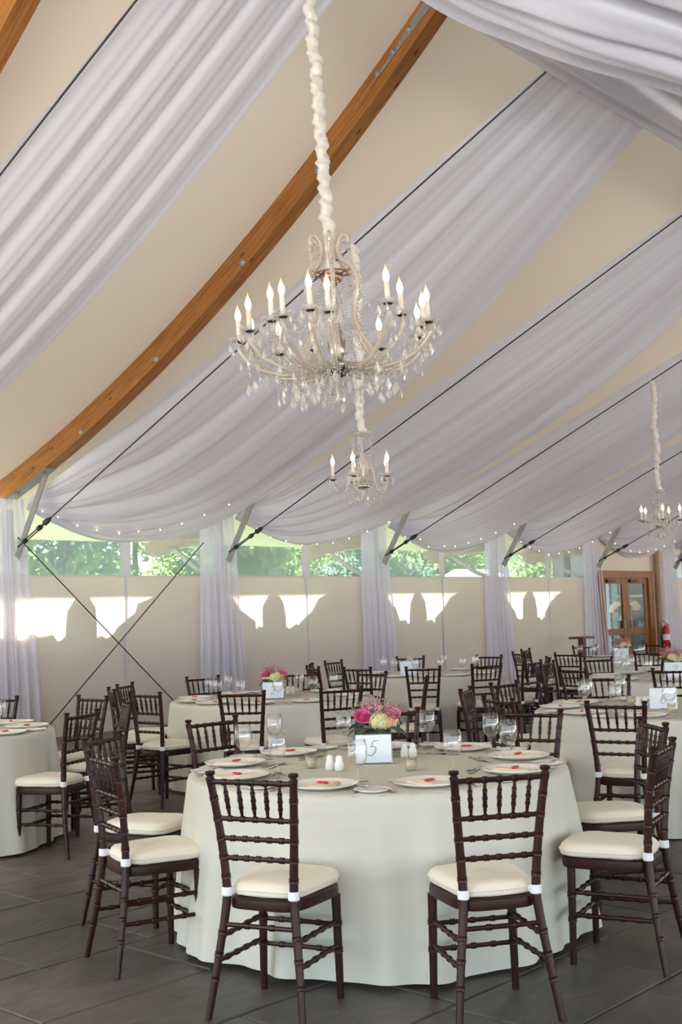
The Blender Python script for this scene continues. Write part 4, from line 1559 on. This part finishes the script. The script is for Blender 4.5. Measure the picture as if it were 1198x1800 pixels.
def petal_patch(b, r0, h0, ang, span, flare, lift, curl):
    def fn(u, v):
        a = ang + (u - 0.5) * span * (0.55 + 0.45 * math.sin(PI * min(1, v * 0.9 + 0.1)))
        rr = r0 * (0.25 + 0.75 * math.sin(PI / 2 * min(1, v * 1.15))) + flare * v ** 3
        zz = h0 + lift * v - curl * max(0, v - 0.78) * 4 * flare - 0.006 * abs(u - 0.5) * v
        return Vector((rr * math.cos(a), rr * math.sin(a), zz))
    b.grid(6, 6, fn)


def rose_mesh(name, m, R0):
    b = MB()
    layers = [(0.12, 3, 0.0, 0.85), (0.28, 3, 0.04, 0.92), (0.46, 4, 0.10, 0.92), (0.66, 5, 0.20, 0.86), (0.86, 5, 0.34, 0.74), (1.0, 6, 0.55, 0.55)]
    for i, (rr, n, fl, lf) in enumerate(layers):
        for j in range(n):
            petal_patch(b, R0 * rr * 0.72, -R0 * 0.35, 2 * PI * (j + 0.37 * i) / n + 0.3 * i, 2 * PI / n * 1.45, R0 * fl * 0.55, R0 * (0.55 + lf * 0.55), 0.5)
    return b.mesh(name, m, True)


ROSE_H = rose_mesh('rose', MT['hot_pink'], 0.050)
ROSE_S = rose_mesh('rose', MT['soft_pink'], 0.048)
ROSE_C = rose_mesh('rose', MT['cream'], 0.036)


def floret_dome(name, m, R0, n, seed):
    r = random.Random(seed)
    b = MB()
    for i in range(n):
        z = 1 - 1.25 * (i + 0.5) / n
        a = i * 2.39996
        q = math.sqrt(max(0, 1 - z * z))
        nrm = Vector((q * math.cos(a), q * math.sin(a), z))
        c = nrm * R0 * r.uniform(0.92, 1.08)
        t1 = nrm.cross(Vector((0.3, 0.2, 0.9))).normalized()
        t2 = nrm.cross(t1)
        ro = r.uniform(0, 1.6)
        for k in range(4):
            aa = ro + k * PI / 2
            d = t1 * math.cos(aa) + t2 * math.sin(aa)
            e = t1 * math.cos(aa + PI / 2) + t2 * math.sin(aa + PI / 2)
            s = R0 * 0.22
            b.add([c, c + d * s * 0.7 + e * s * 0.45 + nrm * s * 0.25, c + d * s * 1.25 + nrm * s * 0.12, c + d * s * 0.7 - e * s * 0.45 + nrm * s * 0.25], [(0, 1, 2, 3)])
    b.lathe([(0.0, -R0 * 0.6), (R0 * 0.7, -R0 * 0.4), (R0 * 0.88, 0.0), (R0 * 0.6, R0 * 0.62), (0.0, R0 * 0.86)], 12)
    return b.mesh(name, m)


HYD = floret_dome('hydrangea_head', MT['hydrangea'], 0.056, 90, 1)
PCH = floret_dome('peach_tuft', MT['peach'], 0.030, 60, 2)


def leaf_mesh(L_, w):
    b = MB()

    def fn(u, v):
        ww = w * math.sin(PI * v) ** 0.8 * (1.0 if v < 0.5 else 1 - (v - 0.5) * 0.4)
        return Vector(((u - 0.5) * ww, L_ * v, 0.25 * L_ * math.sin(PI * 0.8 * v) + 0.12 * abs(u - 0.5) * ww))
    b.grid(4, 8, fn)
    return b.mesh('leaf', MT['leaf'], True)


LEAF = leaf_mesh(0.13, 0.055)


def sprig_mesh(seed):
    r = random.Random(seed)
    b = MB()
    bl = []
    for i in range(6):
        d = Vector((r.uniform(-0.5, 0.5), r.uniform(-0.5, 0.5), 1)).normalized()
        q = d * r.uniform(0.10, 0.16)
        b.tube([(0, 0, 0), d * 0.05, q], 0.0013, 5)
        for k in range(6):
            bl.append(q * (0.55 + 0.09 * k) + Vector((r.uniform(-.014, .014), r.uniform(-.014, .014), r.uniform(-.008, .012))))
    me1 = b.mesh('sprig_stem', MT['stem'])
    c = MB()
    for p in bl:
        c.octa(p, r.uniform(0.004, 0.0075))
    return me1, c.mesh('sprig_bloom', MT['wax_bloom'])


SPR = [sprig_mesh(5), sprig_mesh(9)]


def centrepiece(loc, label, seed, tone):
    r = random.Random(seed)
    d = Vector((loc[0], loc[1], 0)).normalized()
    t = thing('flower_centrepiece', label, 'flowers', loc, math.atan2(d.y, d.x) - PI / 2, 'rose centrepieces')
    v = MB()
    s, h = 0.075, 0.15
    v.box((-s, -s, 0), (s, s, 0.012))
    for (lo, hi) in (((-s, -s, 0.012), (s, -s + 0.004, h)), ((-s, s - 0.004, 0.012), (s, s, h)), ((-s, -s, 0.012), (-s + 0.004, s, h)), ((s - 0.004, -s, 0.012), (s, s, h))):
        v.box(lo, hi)
    vs_ = v.build('glass_vase', MT['vase'], t)
    lw = MB()
    for a in range(4):
        Mr = Matrix.Rotation(a * PI / 2, 4, 'Z')
        lw.grid(6, 6, lambda u, w_, Mr=Mr: Mr @ Vector(((u - 0.5) * 0.132, -0.067 + 0.003 * math.sin(9 * u), 0.02 + 0.118 * w_)))
    lw.build('leaf_lining', MT['leaf'], vs_, smooth=True)
    A, B, C_ = (ROSE_H, ROSE_S, ROSE_C) if tone == 0 else (ROSE_S, ROSE_C, ROSE_S)
    spec = [(A, (-0.075, -0.045, 0.205), (35, -28)), (B, (0.085, -0.02, 0.205), (30, 32)), (C_, (0.01, 0.00, 0.238), (20, 4)), (ROSE_C, (0.03, 0.075, 0.205), (-40, 10)), (B, (-0.06, 0.07, 0.20), (-40, -30))]
    for me, p, (rx, ry) in spec:
        o = link('rose', me, t)
        o.location = p
        o.rotation_euler = (R(rx), R(ry), r.uniform(0, 6))
    for me, p in ((HYD, (0.015, -0.060, 0.172)), (HYD, (0.06, 0.05, 0.165)), (PCH, (0.065, -0.075, 0.178))):
        o = link('hydrangea_head', me, t)
        o.location = p
        o.rotation_euler = (R(25), 0, r.uniform(0, 6))
    for i in range(9):
        o = link('leaf', LEAF, t)
        a = 2 * PI * i / 9 + r.uniform(-0.2, 0.2)
        o.location = (0.045 * math.cos(a), 0.045 * math.sin(a), 0.150)
        o.rotation_euler = (R(r.uniform(-38, 0)), R(r.uniform(-20, 20)), a - PI / 2)
    for i in range(8):
        a = 2 * PI * i / 8 + 0.4
        for me, nm in zip(SPR[i % 2], ('sprig_stem', 'sprig_bloom')):
            o = link(nm, me, t)
            o['kind'] = 'stuff'
            o.location = (0.045 * math.cos(a), 0.045 * math.sin(a), 0.165)
            o.rotation_euler = (R(-30) * math.sin(a), R(30) * math.cos(a), a)
    return t


def on_table(tk, px, py):
    p = pz(px, py, TZ + 0.0015)
    return (p.x, p.y, TZ + 0.0015)


number_sign('5', on_table('5', 657, 1343), 1.0, 'acrylic framed card with handwritten five in front of the pink roses', '5')
cpos = pz(664, 1330, TZ)
centrepiece((cpos.x, cpos.y, TZ + 0.0015), 'glass vase of hot pink and cream roses on the front table', 1, 0)
number_sign('2', on_table('2', 480, 1229), 1.05, 'acrylic framed card with handwritten two on the table behind left', '2')
q = pz(482, 1225, TZ)
centrepiece((q.x, q.y, TZ + 0.0015), 'vase of pink and cream roses on the table behind left', 2, 0)
number_sign('4', on_table('4', 1092, 1160), 1.1, 'acrylic framed card with handwritten four before the doors', '4')
q = pz(1094, 1157, TZ)
centrepiece((q.x, q.y, TZ + 0.0015), 'vase of pale pink roses and tall sprigs before the doors', 3, 1)
number_sign('7', on_table('7', 1186, 1192), 1.1, 'acrylic framed card with handwritten seven cut by the right edge', '7')
q = pz(1180, 1187, TZ)
centrepiece((q.x, q.y, TZ + 0.0015), 'vase of pale pink and cream roses at the right edge', 4, 1)
number_sign('6', on_table('6', 1166, 1247), 1.05, 'acrylic framed card with handwritten six on the roseless table behind right', '6')
number_sign('3', on_table('3', 720, 1189), 1.2, 'acrylic framed blank-looking card on the table before the third post', None)

cup = MB().lathe([(0.0, 0.002), (0.024, 0.002), (0.026, 0.006), (0.031, 0.066), (0.0295, 0.066), (0.0245, 0.008), (0.0, 0.007)], 20).mesh('votive_cup', MT['glass'], True)
waxm = MB().lathe([(0.0, 0.0085), (0.0235, 0.0085), (0.0275, 0.050), (0.0, 0.048)], 20).mesh('candle', MT['wax'], True)


def votive(loc, label):
    t = thing('votive_candle', label, 'candle', loc, 0, 'votive candles')
    link('glass_cup', cup, t)
    link('wax', waxm, t)
    MB().tube([(0, 0, 0.047), (0.001, 0, 0.056)], 0.001, 5).build('wick', MT['ink'], t)


shk = MB()
n_ = 20
prof = [(0.0, 0.0), (0.019, 0.0), (0.022, 0.008), (0.022, 0.03), (0.019, 0.042), (0.0155, 0.050), (0.017, 0.056), (0.016, 0.066), (0.010, 0.073), (0.0, 0.075)]
vs = []
for r_, z in prof:
    for i in range(n_):
        a = 2 * PI * i / n_
        q_ = r_ * (1 + (0.05 if i % 2 else -0.03) * (1 if z < 0.05 else 0))
        vs.append((q_ * math.cos(a), q_ * math.sin(a), z))
shk.add(vs, [(j * n_ + i, j * n_ + (i + 1) % n_, (j + 1) * n_ + (i + 1) % n_, (j + 1) * n_ + i) for j in range(len(prof) - 1) for i in range(n_)])
shaker_me = shk.mesh('shaker', MT['ceramic'], True)
for (tk, px, py, lab) in (('5', 547, 1350, 'votive candle left of the pink roses on the front table'), ('5', 722, 1354, 'votive candle right of the card on the front table'),
                          ('2', 523, 1222, 'votive candle on the rose table behind left'), ('6', 1180, 1252, 'votive candle right of the card on the roseless table'), ('6', 1108, 1238, 'votive candle left of the card on the roseless table')):
    votive(on_table(tk, px, py), lab)
for (tk, px, py, lab) in (('5', 580, 1354, 'white ceramic shaker, left one of the pair left of the front card'), ('5', 596, 1355, 'white ceramic shaker, right one of the pair left of the front card'),
                          ('5', 711, 1331, 'white ceramic shaker, left one of the pair right of the roses'), ('5', 725, 1331, 'white ceramic shaker, right one of the pair right of the roses'),
                          ('2', 507, 1220, 'white ceramic shaker, left of two on the rose table behind left'), ('2', 515, 1220, 'white ceramic shaker, right of two on the rose table behind left'),
                          ('6', 1122, 1242, 'white ceramic shaker, left of two on the roseless table behind right'), ('6', 1133, 1242, 'white ceramic shaker, right of two on the roseless table behind right')):
    put('salt_shaker', shaker_me, on_table(tk, px, py), 0, lab, 'shaker', 'ceramic shakers')

# ------------------------------------------------------------------ chandeliers


def beads(b, pts, r=0.0065, step=0.021):
    r *= 1.35
    pts = [Vector(p) for p in pts]
    acc = 0.0
    nxt = 0.0
    for p, q in zip(pts[:-1], pts[1:]):
        L_ = (q - p).length
        while nxt <= acc + L_:
            t = (nxt - acc) / max(L_, 1e-9)
            b.octa(p.lerp(q, t), r)
            nxt += step
        acc += L_


def swag(p, q, sag, n=14):
    p, q = Vector(p), Vector(q)
    return [p.lerp(q, i / n) + Vector((0, 0, -sag * 4 * (i / n) * (1 - i / n))) for i in range(n + 1)]


drop_me = MB().add([(0.0, 0, 0.0), (0.006, 0, -0.012), (0, 0.006, -0.012), (-0.006, 0, -0.012), (0, -0.006, -0.012), (0.015, 0, -0.040), (0, 0.008, -0.040), (-0.015, 0, -0.040), (0, -0.008, -0.040), (0, 0, -0.062)],
                   [(0, 1, 2), (0, 2, 3), (0, 3, 4), (0, 4, 1), (1, 5, 6, 2), (2, 6, 7, 3), (3, 7, 8, 4), (4, 8, 5, 1), (9, 6, 5), (9, 7, 6), (9, 8, 7), (9, 5, 8)]).mesh('crystal_drop', MT['crystal'])
tube_me = MB().lathe([(0.0, 0.0), (0.0165, 0.0), (0.0175, 0.004), (0.0165, 0.008), (0.0160, 0.115), (0.0145, 0.122), (0.0, 0.122)], 14).mesh('candle_tube', MT['candle'], True)
bulb_me = MB().lathe([(0.0, 0.122), (0.010, 0.122), (0.016, 0.138), (0.0205, 0.158), (0.0185, 0.180), (0.011, 0.203), (0.005, 0.222), (0.0015, 0.240), (0.0, 0.244)], 14).mesh('flame_bulb', MT['bulb'], True)


def bobeche_mesh(r):
    b = MB()
    n = 24
    prof = [(0.012, -0.004), (r * 0.55, -0.006), (r * 0.85, 0.004), (r, 0.018)]
    vs = []
    for j, (rr, z) in enumerate(prof):
        for i in range(n):
            a = 2 * PI * i / n
            k = 1 + (0.10 * math.cos(8 * a) if j == 3 else 0)
            vs.append((rr * k * math.cos(a), rr * k * math.sin(a), z + (0.006 * math.cos(8 * a) if j == 3 else 0)))
    b.add(vs, [(j * n + i, j * n + (i + 1) % n, (j + 1) * n + (i + 1) % n, (j + 1) * n + i) for j in range(3) for i in range(n)])
    return b.mesh('drip_pan', MT['crystal'], True)


BOB = bobeche_mesh(0.066)
CUPM = MB().lathe([(0.0, -0.022), (0.010, -0.020), (0.028, -0.008), (0.030, -0.002), (0.0, -0.002)], 14).mesh('candle_socket', MT['dark'], True)


def shirred(pts_top, z0, z1, r0, seed, parent, lean=(0, 0)):
    r = random.Random(seed)
    b = MB()
    n, m = 16, int((z1 - z0) / 0.014)
    ph = [r.uniform(0, 6.28) for _ in range(10)]
    vs = []
    for j in range(m + 1):
        z = lerp(z0, z1, j / m)
        ox = 0.010 * math.sin(z * 9 + ph[0]) + 0.006 * math.sin(z * 23 + ph[1]) + lean[0] * (z - z0)
        oy = 0.010 * math.sin(z * 8 + ph[2]) + 0.006 * math.sin(z * 27 + ph[3]) + lean[1] * (z - z0)
        for i in range(n):
            a = 2 * PI * i / n
            w = 0.5 * math.sin(z * 62 + 2.0 * math.sin(a + ph[4] + z * 5) + ph[5]) + 0.32 * math.sin(z * 118 + 2 * a + ph[6]) + 0.2 * math.sin(z * 31 + 3 * a + ph[7])
            rr = r0 * (0.84 + 0.36 * w)
            vs.append((rr * math.cos(a) + ox, rr * math.sin(a) + oy, z))
    b.add(vs, [(j * n + i, j * n + (i + 1) % n, (j + 1) * n + (i + 1) % n, (j + 1) * n + i) for j in range(m) for i in range(n)])
    return b.build('cord_sleeve', MT['sleeve'], parent, smooth=True)


def polar(r, a, z):
    return Vector((r * math.cos(a), r * math.sin(a), z))


def drop(parent, p, sc=1.0, rz=0.0, chain=0.0, cb=None):
    o = link('crystal_drop', drop_me, parent)
    o.location = Vector(p) - Vector((0, 0, chain))
    o.rotation_euler = (0, 0, rz)
    o.scale = (sc * 1.25, sc * 1.25, sc * 1.2)
    if chain and cb is not None:
        beads(cb, [Vector(p), Vector(p) - Vector((0, 0, chain))], 0.005, 0.016)


crn = random.Random(77)
CHX, CHY, CHZ = 5.53, 5.00, 3.31
big = thing('crystal_chandelier', 'large crystal chandelier with many lit candle bulbs hanging by a white sleeved cord', 'chandelier', (CHX, CHY, CHZ))
view = Vector((CHX, CHY, CHZ - CAMZ)).normalized()
big.rotation_mode = 'QUATERNION'
big.rotation_quaternion = Matrix.Rotation(R(-2.6), 3, view).to_quaternion()
AF = math.atan2(-CHY, -CHX)
ANGS = [-88, -62, -43, -32, -14, -3, 33, 46, 74, 98, 114, 149, 178, -162, -138, -112]
RADS = [0.62, 0.60, 0.56, 0.58, 0.58, 0.60, 0.60, 0.57, 0.61, 0.58, 0.60, 0.58, 0.58, 0.52, 0.58, 0.60]
HGT = [0.0, 0.0, 0.02, 0.02, 0.03, 0.0, 0.05, 0.0, 0.0, 0.03, 0.0, 0.0, 0.0, 0.03, 0.0, 0.0]
net = MB()
ends = []
for i, (da, rr, hz) in enumerate(zip(ANGS, RADS, HGT)):
    a = AF + R(da)
    pth = catmull([polar(0.06, a, -0.205), polar(0.19, a, -0.245), polar(rr * 0.62, a, -0.235), polar(rr * 0.88, a, -0.165 + hz), polar(rr, a, -0.07 + hz), polar(rr, a, -0.02 + hz)], 22)
    arm = MB().tube(pth, 0.0155, 8).build('candle_arm', MT['armglass'], big, smooth=True)
    e = polar(rr, a, hz)
    ends.append((a, e))
    for me in (BOB, CUPM, tube_me, bulb_me):
        o = link(me.name.split('.')[0], me, arm)
        o.location = e
        if me is tube_me or me is bulb_me:
            pass
    gb = MB()
    beads(gb, [p + Vector((0, 0, 0.018)) for p in pth[3:-2]], 0.0062, 0.024)
    tag(gb.build('arm_beads', MT['crystal'], arm), kind='stuff')
    for k in range(6):
        aa = a + k * PI / 3 + 0.3
        drop(big, e + polar(0.064, aa, 0.004), crn.uniform(0.75, 1.05), aa, crn.choice((0.015, 0.03, 0.045)), net)
    for k, t in enumerate((6, 10, 14, 17)):
        drop(big, pth[t] - Vector((0, 0, 0.012)), crn.uniform(0.8, 1.25), a + 1.3 * k, crn.choice((0.03, 0.06, 0.09, 0.13)), net)
ends.sort(key=lambda q: q[0])
for i in range(len(ends)):
    p, q_ = ends[i][1], ends[(i + 1) % len(ends)][1]
    gl = MB()
    beads(gl, swag(p * 0.98 + Vector((0, 0, -0.02)), q_ * 0.98 + Vector((0, 0, -0.02)), 0.10 + 0.03 * (i % 3)))
    beads(gl, swag(p * 0.62 + Vector((0, 0, -0.24)), q_ * 0.62 + Vector((0, 0, -0.24)), 0.07 + 0.03 * (i % 2)))
    tag(gl.build('bead_garland', MT['crystal'], big), kind='stuff')
    drop(big, (p + q_) * 0.5 * 0.62 + Vector((0, 0, -0.31)), 1.1, 0.5 * i, 0.03, net)
    drop(big, (p + q_) * 0.5 * 0.98 + Vector((0, 0, -0.13)), 0.9, 0.5 * i, 0.02, net)
# upright scrolls
SCR = [(0.255, -0.205), (0.245, -0.12), (0.185, -0.02), (0.148, 0.09), (0.160, 0.20), (0.188, 0.31), (0.150, 0.42), (0.085, 0.48), (0.060, 0.545), (0.068, 0.60), (0.108, 0.640), (0.140, 0.61), (0.135, 0.575)]
for i in range(6):
    a = AF + R(62 + 60 * i)
    pth = catmull([polar(r_, a, z) for r_, z in SCR], 48)
    sc_ = MB().tube(pth, 0.0155, 8).build('glass_scroll', MT['armglass'], big, smooth=True)
    gb = MB()
    beads(gb, [p + polar(0.018, a, 0) for p in pth[4:44]], 0.006, 0.026)
    beads(gb, [pth[44], pth[44] - Vector((0, 0, 0.12)), pth[30]], 0.0065, 0.02)
    beads(gb, swag(pth[26], polar(0.40, a + 0.3, -0.10), 0.05), 0.0062, 0.022)
    tag(gb.build('scroll_beads', MT['crystal'], sc_), kind='stuff')
    drop(big, pth[44] - Vector((0, 0, 0.01)), 1.0, a, 0.06, net)
    drop(big, pth[20] + polar(0.02, a, 0), 0.9, a, 0.03, net)
    c2 = AF + R(92 + 60 * i)
    gl = MB()
    beads(gl, swag(polar(0.07, c2, 0.33), polar(0.33, c2, -0.18), 0.10))
    tag(gl.build('bead_garland', MT['crystal'], big), kind='stuff')
tag(net.build('drop_chains', MT['crystal'], big), kind='stuff')
MB().lathe([(0.0, -0.285), (0.03, -0.28), (0.07, -0.255), (0.105, -0.222), (0.11, -0.20), (0.06, -0.185), (0.035, -0.16), (0.05, -0.12), (0.06, -0.05), (0.035, 0.04), (0.02, 0.10), (0.03, 0.18), (0.022, 0.26), (0.012, 0.34)], 20).build('glass_body', MT['chrome'], big, smooth=True)
MB().lathe([(0.0, 0.315), (0.03, 0.32), (0.065, 0.35), (0.078, 0.385), (0.074, 0.39), (0.0, 0.385)], 20).build('top_cup', MT['brass'], big, smooth=True)
rs = MB()
rs.tube([polar(0.105, 2 * PI * i / 24, 0.40) for i in range(25)], 0.006, 6, cap=False)
for i in range(6):
    a = AF + R(62 + 60 * i)
    rs.tube([polar(0.05, a, 0.385), polar(0.11, a, 0.40), polar(0.16, a, 0.41)], 0.005, 6)
rs.build('top_ring', MT['brass'], big, smooth=True)
ub = MB()
for i in range(10):
    a = 2 * PI * i / 10
    a2 = 2 * PI * (i + 1) / 10
    beads(ub, swag(polar(0.11, a, -0.21), polar(0.30, a + 0.15, -0.25), 0.10))
    beads(ub, swag(polar(0.30, a, -0.26), polar(0.30, a2, -0.26), 0.06))
    drop(big, polar(0.20, a, -0.30), 1.2, a, 0.03, ub)
    drop(big, polar(0.31, a + 0.3, -0.32), 1.1, a, 0.05, ub)
tag(ub.build('bead_net', MT['crystal'], big), kind='stuff')
fb = MB()
fb.lathe([(0.0, -0.455), (0.018, -0.450), (0.029, -0.438), (0.033, -0.422), (0.029, -0.406), (0.018, -0.394), (0.0, -0.389)], 10)
beads(fb, [(0, 0, -0.28), (0, 0, -0.385)], 0.006, 0.016)
fb.build('crystal_ball', MT['crystal'], big)
MB().tube([(0, 0, 0.385), (0, 0, 3.35)], 0.008, 6).build('hanging_chain', MT['dark'], big)
shirred(None, 0.392, 3.35, 0.047, 5, big)


def small_chandelier(loc, top, label, seed):
    r = random.Random(seed)
    t = thing('crystal_chandelier', label, 'chandelier', loc, R(seed * 13), 'small crystal chandeliers')
    n5 = 5
    cb = MB()
    for i in range(n5):
        a = 2 * PI * i / n5 + 0.35
        pth = catmull([polar(0.03, a, -0.03), polar(0.075, a, 0.085), polar(0.125, a, 0.06), polar(0.16, a, -0.10), polar(0.235, a, -0.125), polar(0.285, a, -0.04), polar(0.285, a, -0.01)], 26)
        arm = MB().tube(pth, 0.011, 8).build('candle_arm', MT['armglass'], t, smooth=True)
        e = polar(0.285, a, 0.0)
        for me in (BOB, CUPM, tube_me, bulb_me):
            o = link(me.name.split('.')[0], me, arm)
            o.location = e
        for k in range(6):
            drop(t, e + polar(0.06, a + k * PI / 3, 0.004), 0.75, k, 0.012, cb)
        a2 = a + 2 * PI / n5
        beads(cb, swag(pth[17], polar(0.19, a2, -0.12), 0.13), 0.0062, 0.022)
        beads(cb, [polar(0.095, a, 0.42), polar(0.10, a, 0.2), polar(0.115, a, 0.09)], 0.0062, 0.022)
        beads(cb, [polar(0.095, a + 0.6, 0.42), polar(0.10, a + 0.6, 0.2), polar(0.09, a + 0.6, 0.02)], 0.0062, 0.022)
        drop(t, polar(0.05, a, -0.10), 1.1, a, 0.06, cb)
    tag(cb.build('bead_strands', MT['crystal'], t), kind='stuff')
    MB().lathe([(0.0, -0.19), (0.012, -0.185), (0.02, -0.14), (0.01, -0.115), (0.05, -0.10), (0.085, -0.07), (0.088, -0.045), (0.04, -0.04), (0.035, 0.02), (0.055, 0.10), (0.045, 0.17), (0.016, 0.20), (0.03, 0.225), (0.012, 0.25), (0.010, 0.40)], 18).build('glass_stem', MT['armglass'], t, smooth=True)
    MB().lathe([(0.0, -0.104), (0.05, -0.100), (0.085, -0.072), (0.0, -0.070)], 18).build('lower_bowl', MT['chrome'], t, smooth=True)
    MB().lathe([(0.0, 0.395), (0.04, 0.40), (0.092, 0.425), (0.096, 0.44), (0.05, 0.43), (0.0, 0.43)], 18).build('crown_cup', MT['crystal'], t, smooth=True)
    MB().tube([(0, 0, 0.40), (0, 0, top - loc[2])], 0.006, 6).build('hanging_chain', MT['dark'], t)
    shirred(None, 0.43, top - loc[2], 0.046, seed, t)


small_chandelier((8.44, 7.34, 2.80), zcable(7.34, 0) - 0.02, 'small five-armed crystal chandelier hanging below the large one', 3)
small_chandelier((15.76, 8.02, 2.72), zcable(8.02, 2) - 0.02, 'small five-armed crystal chandelier near the right edge', 4)
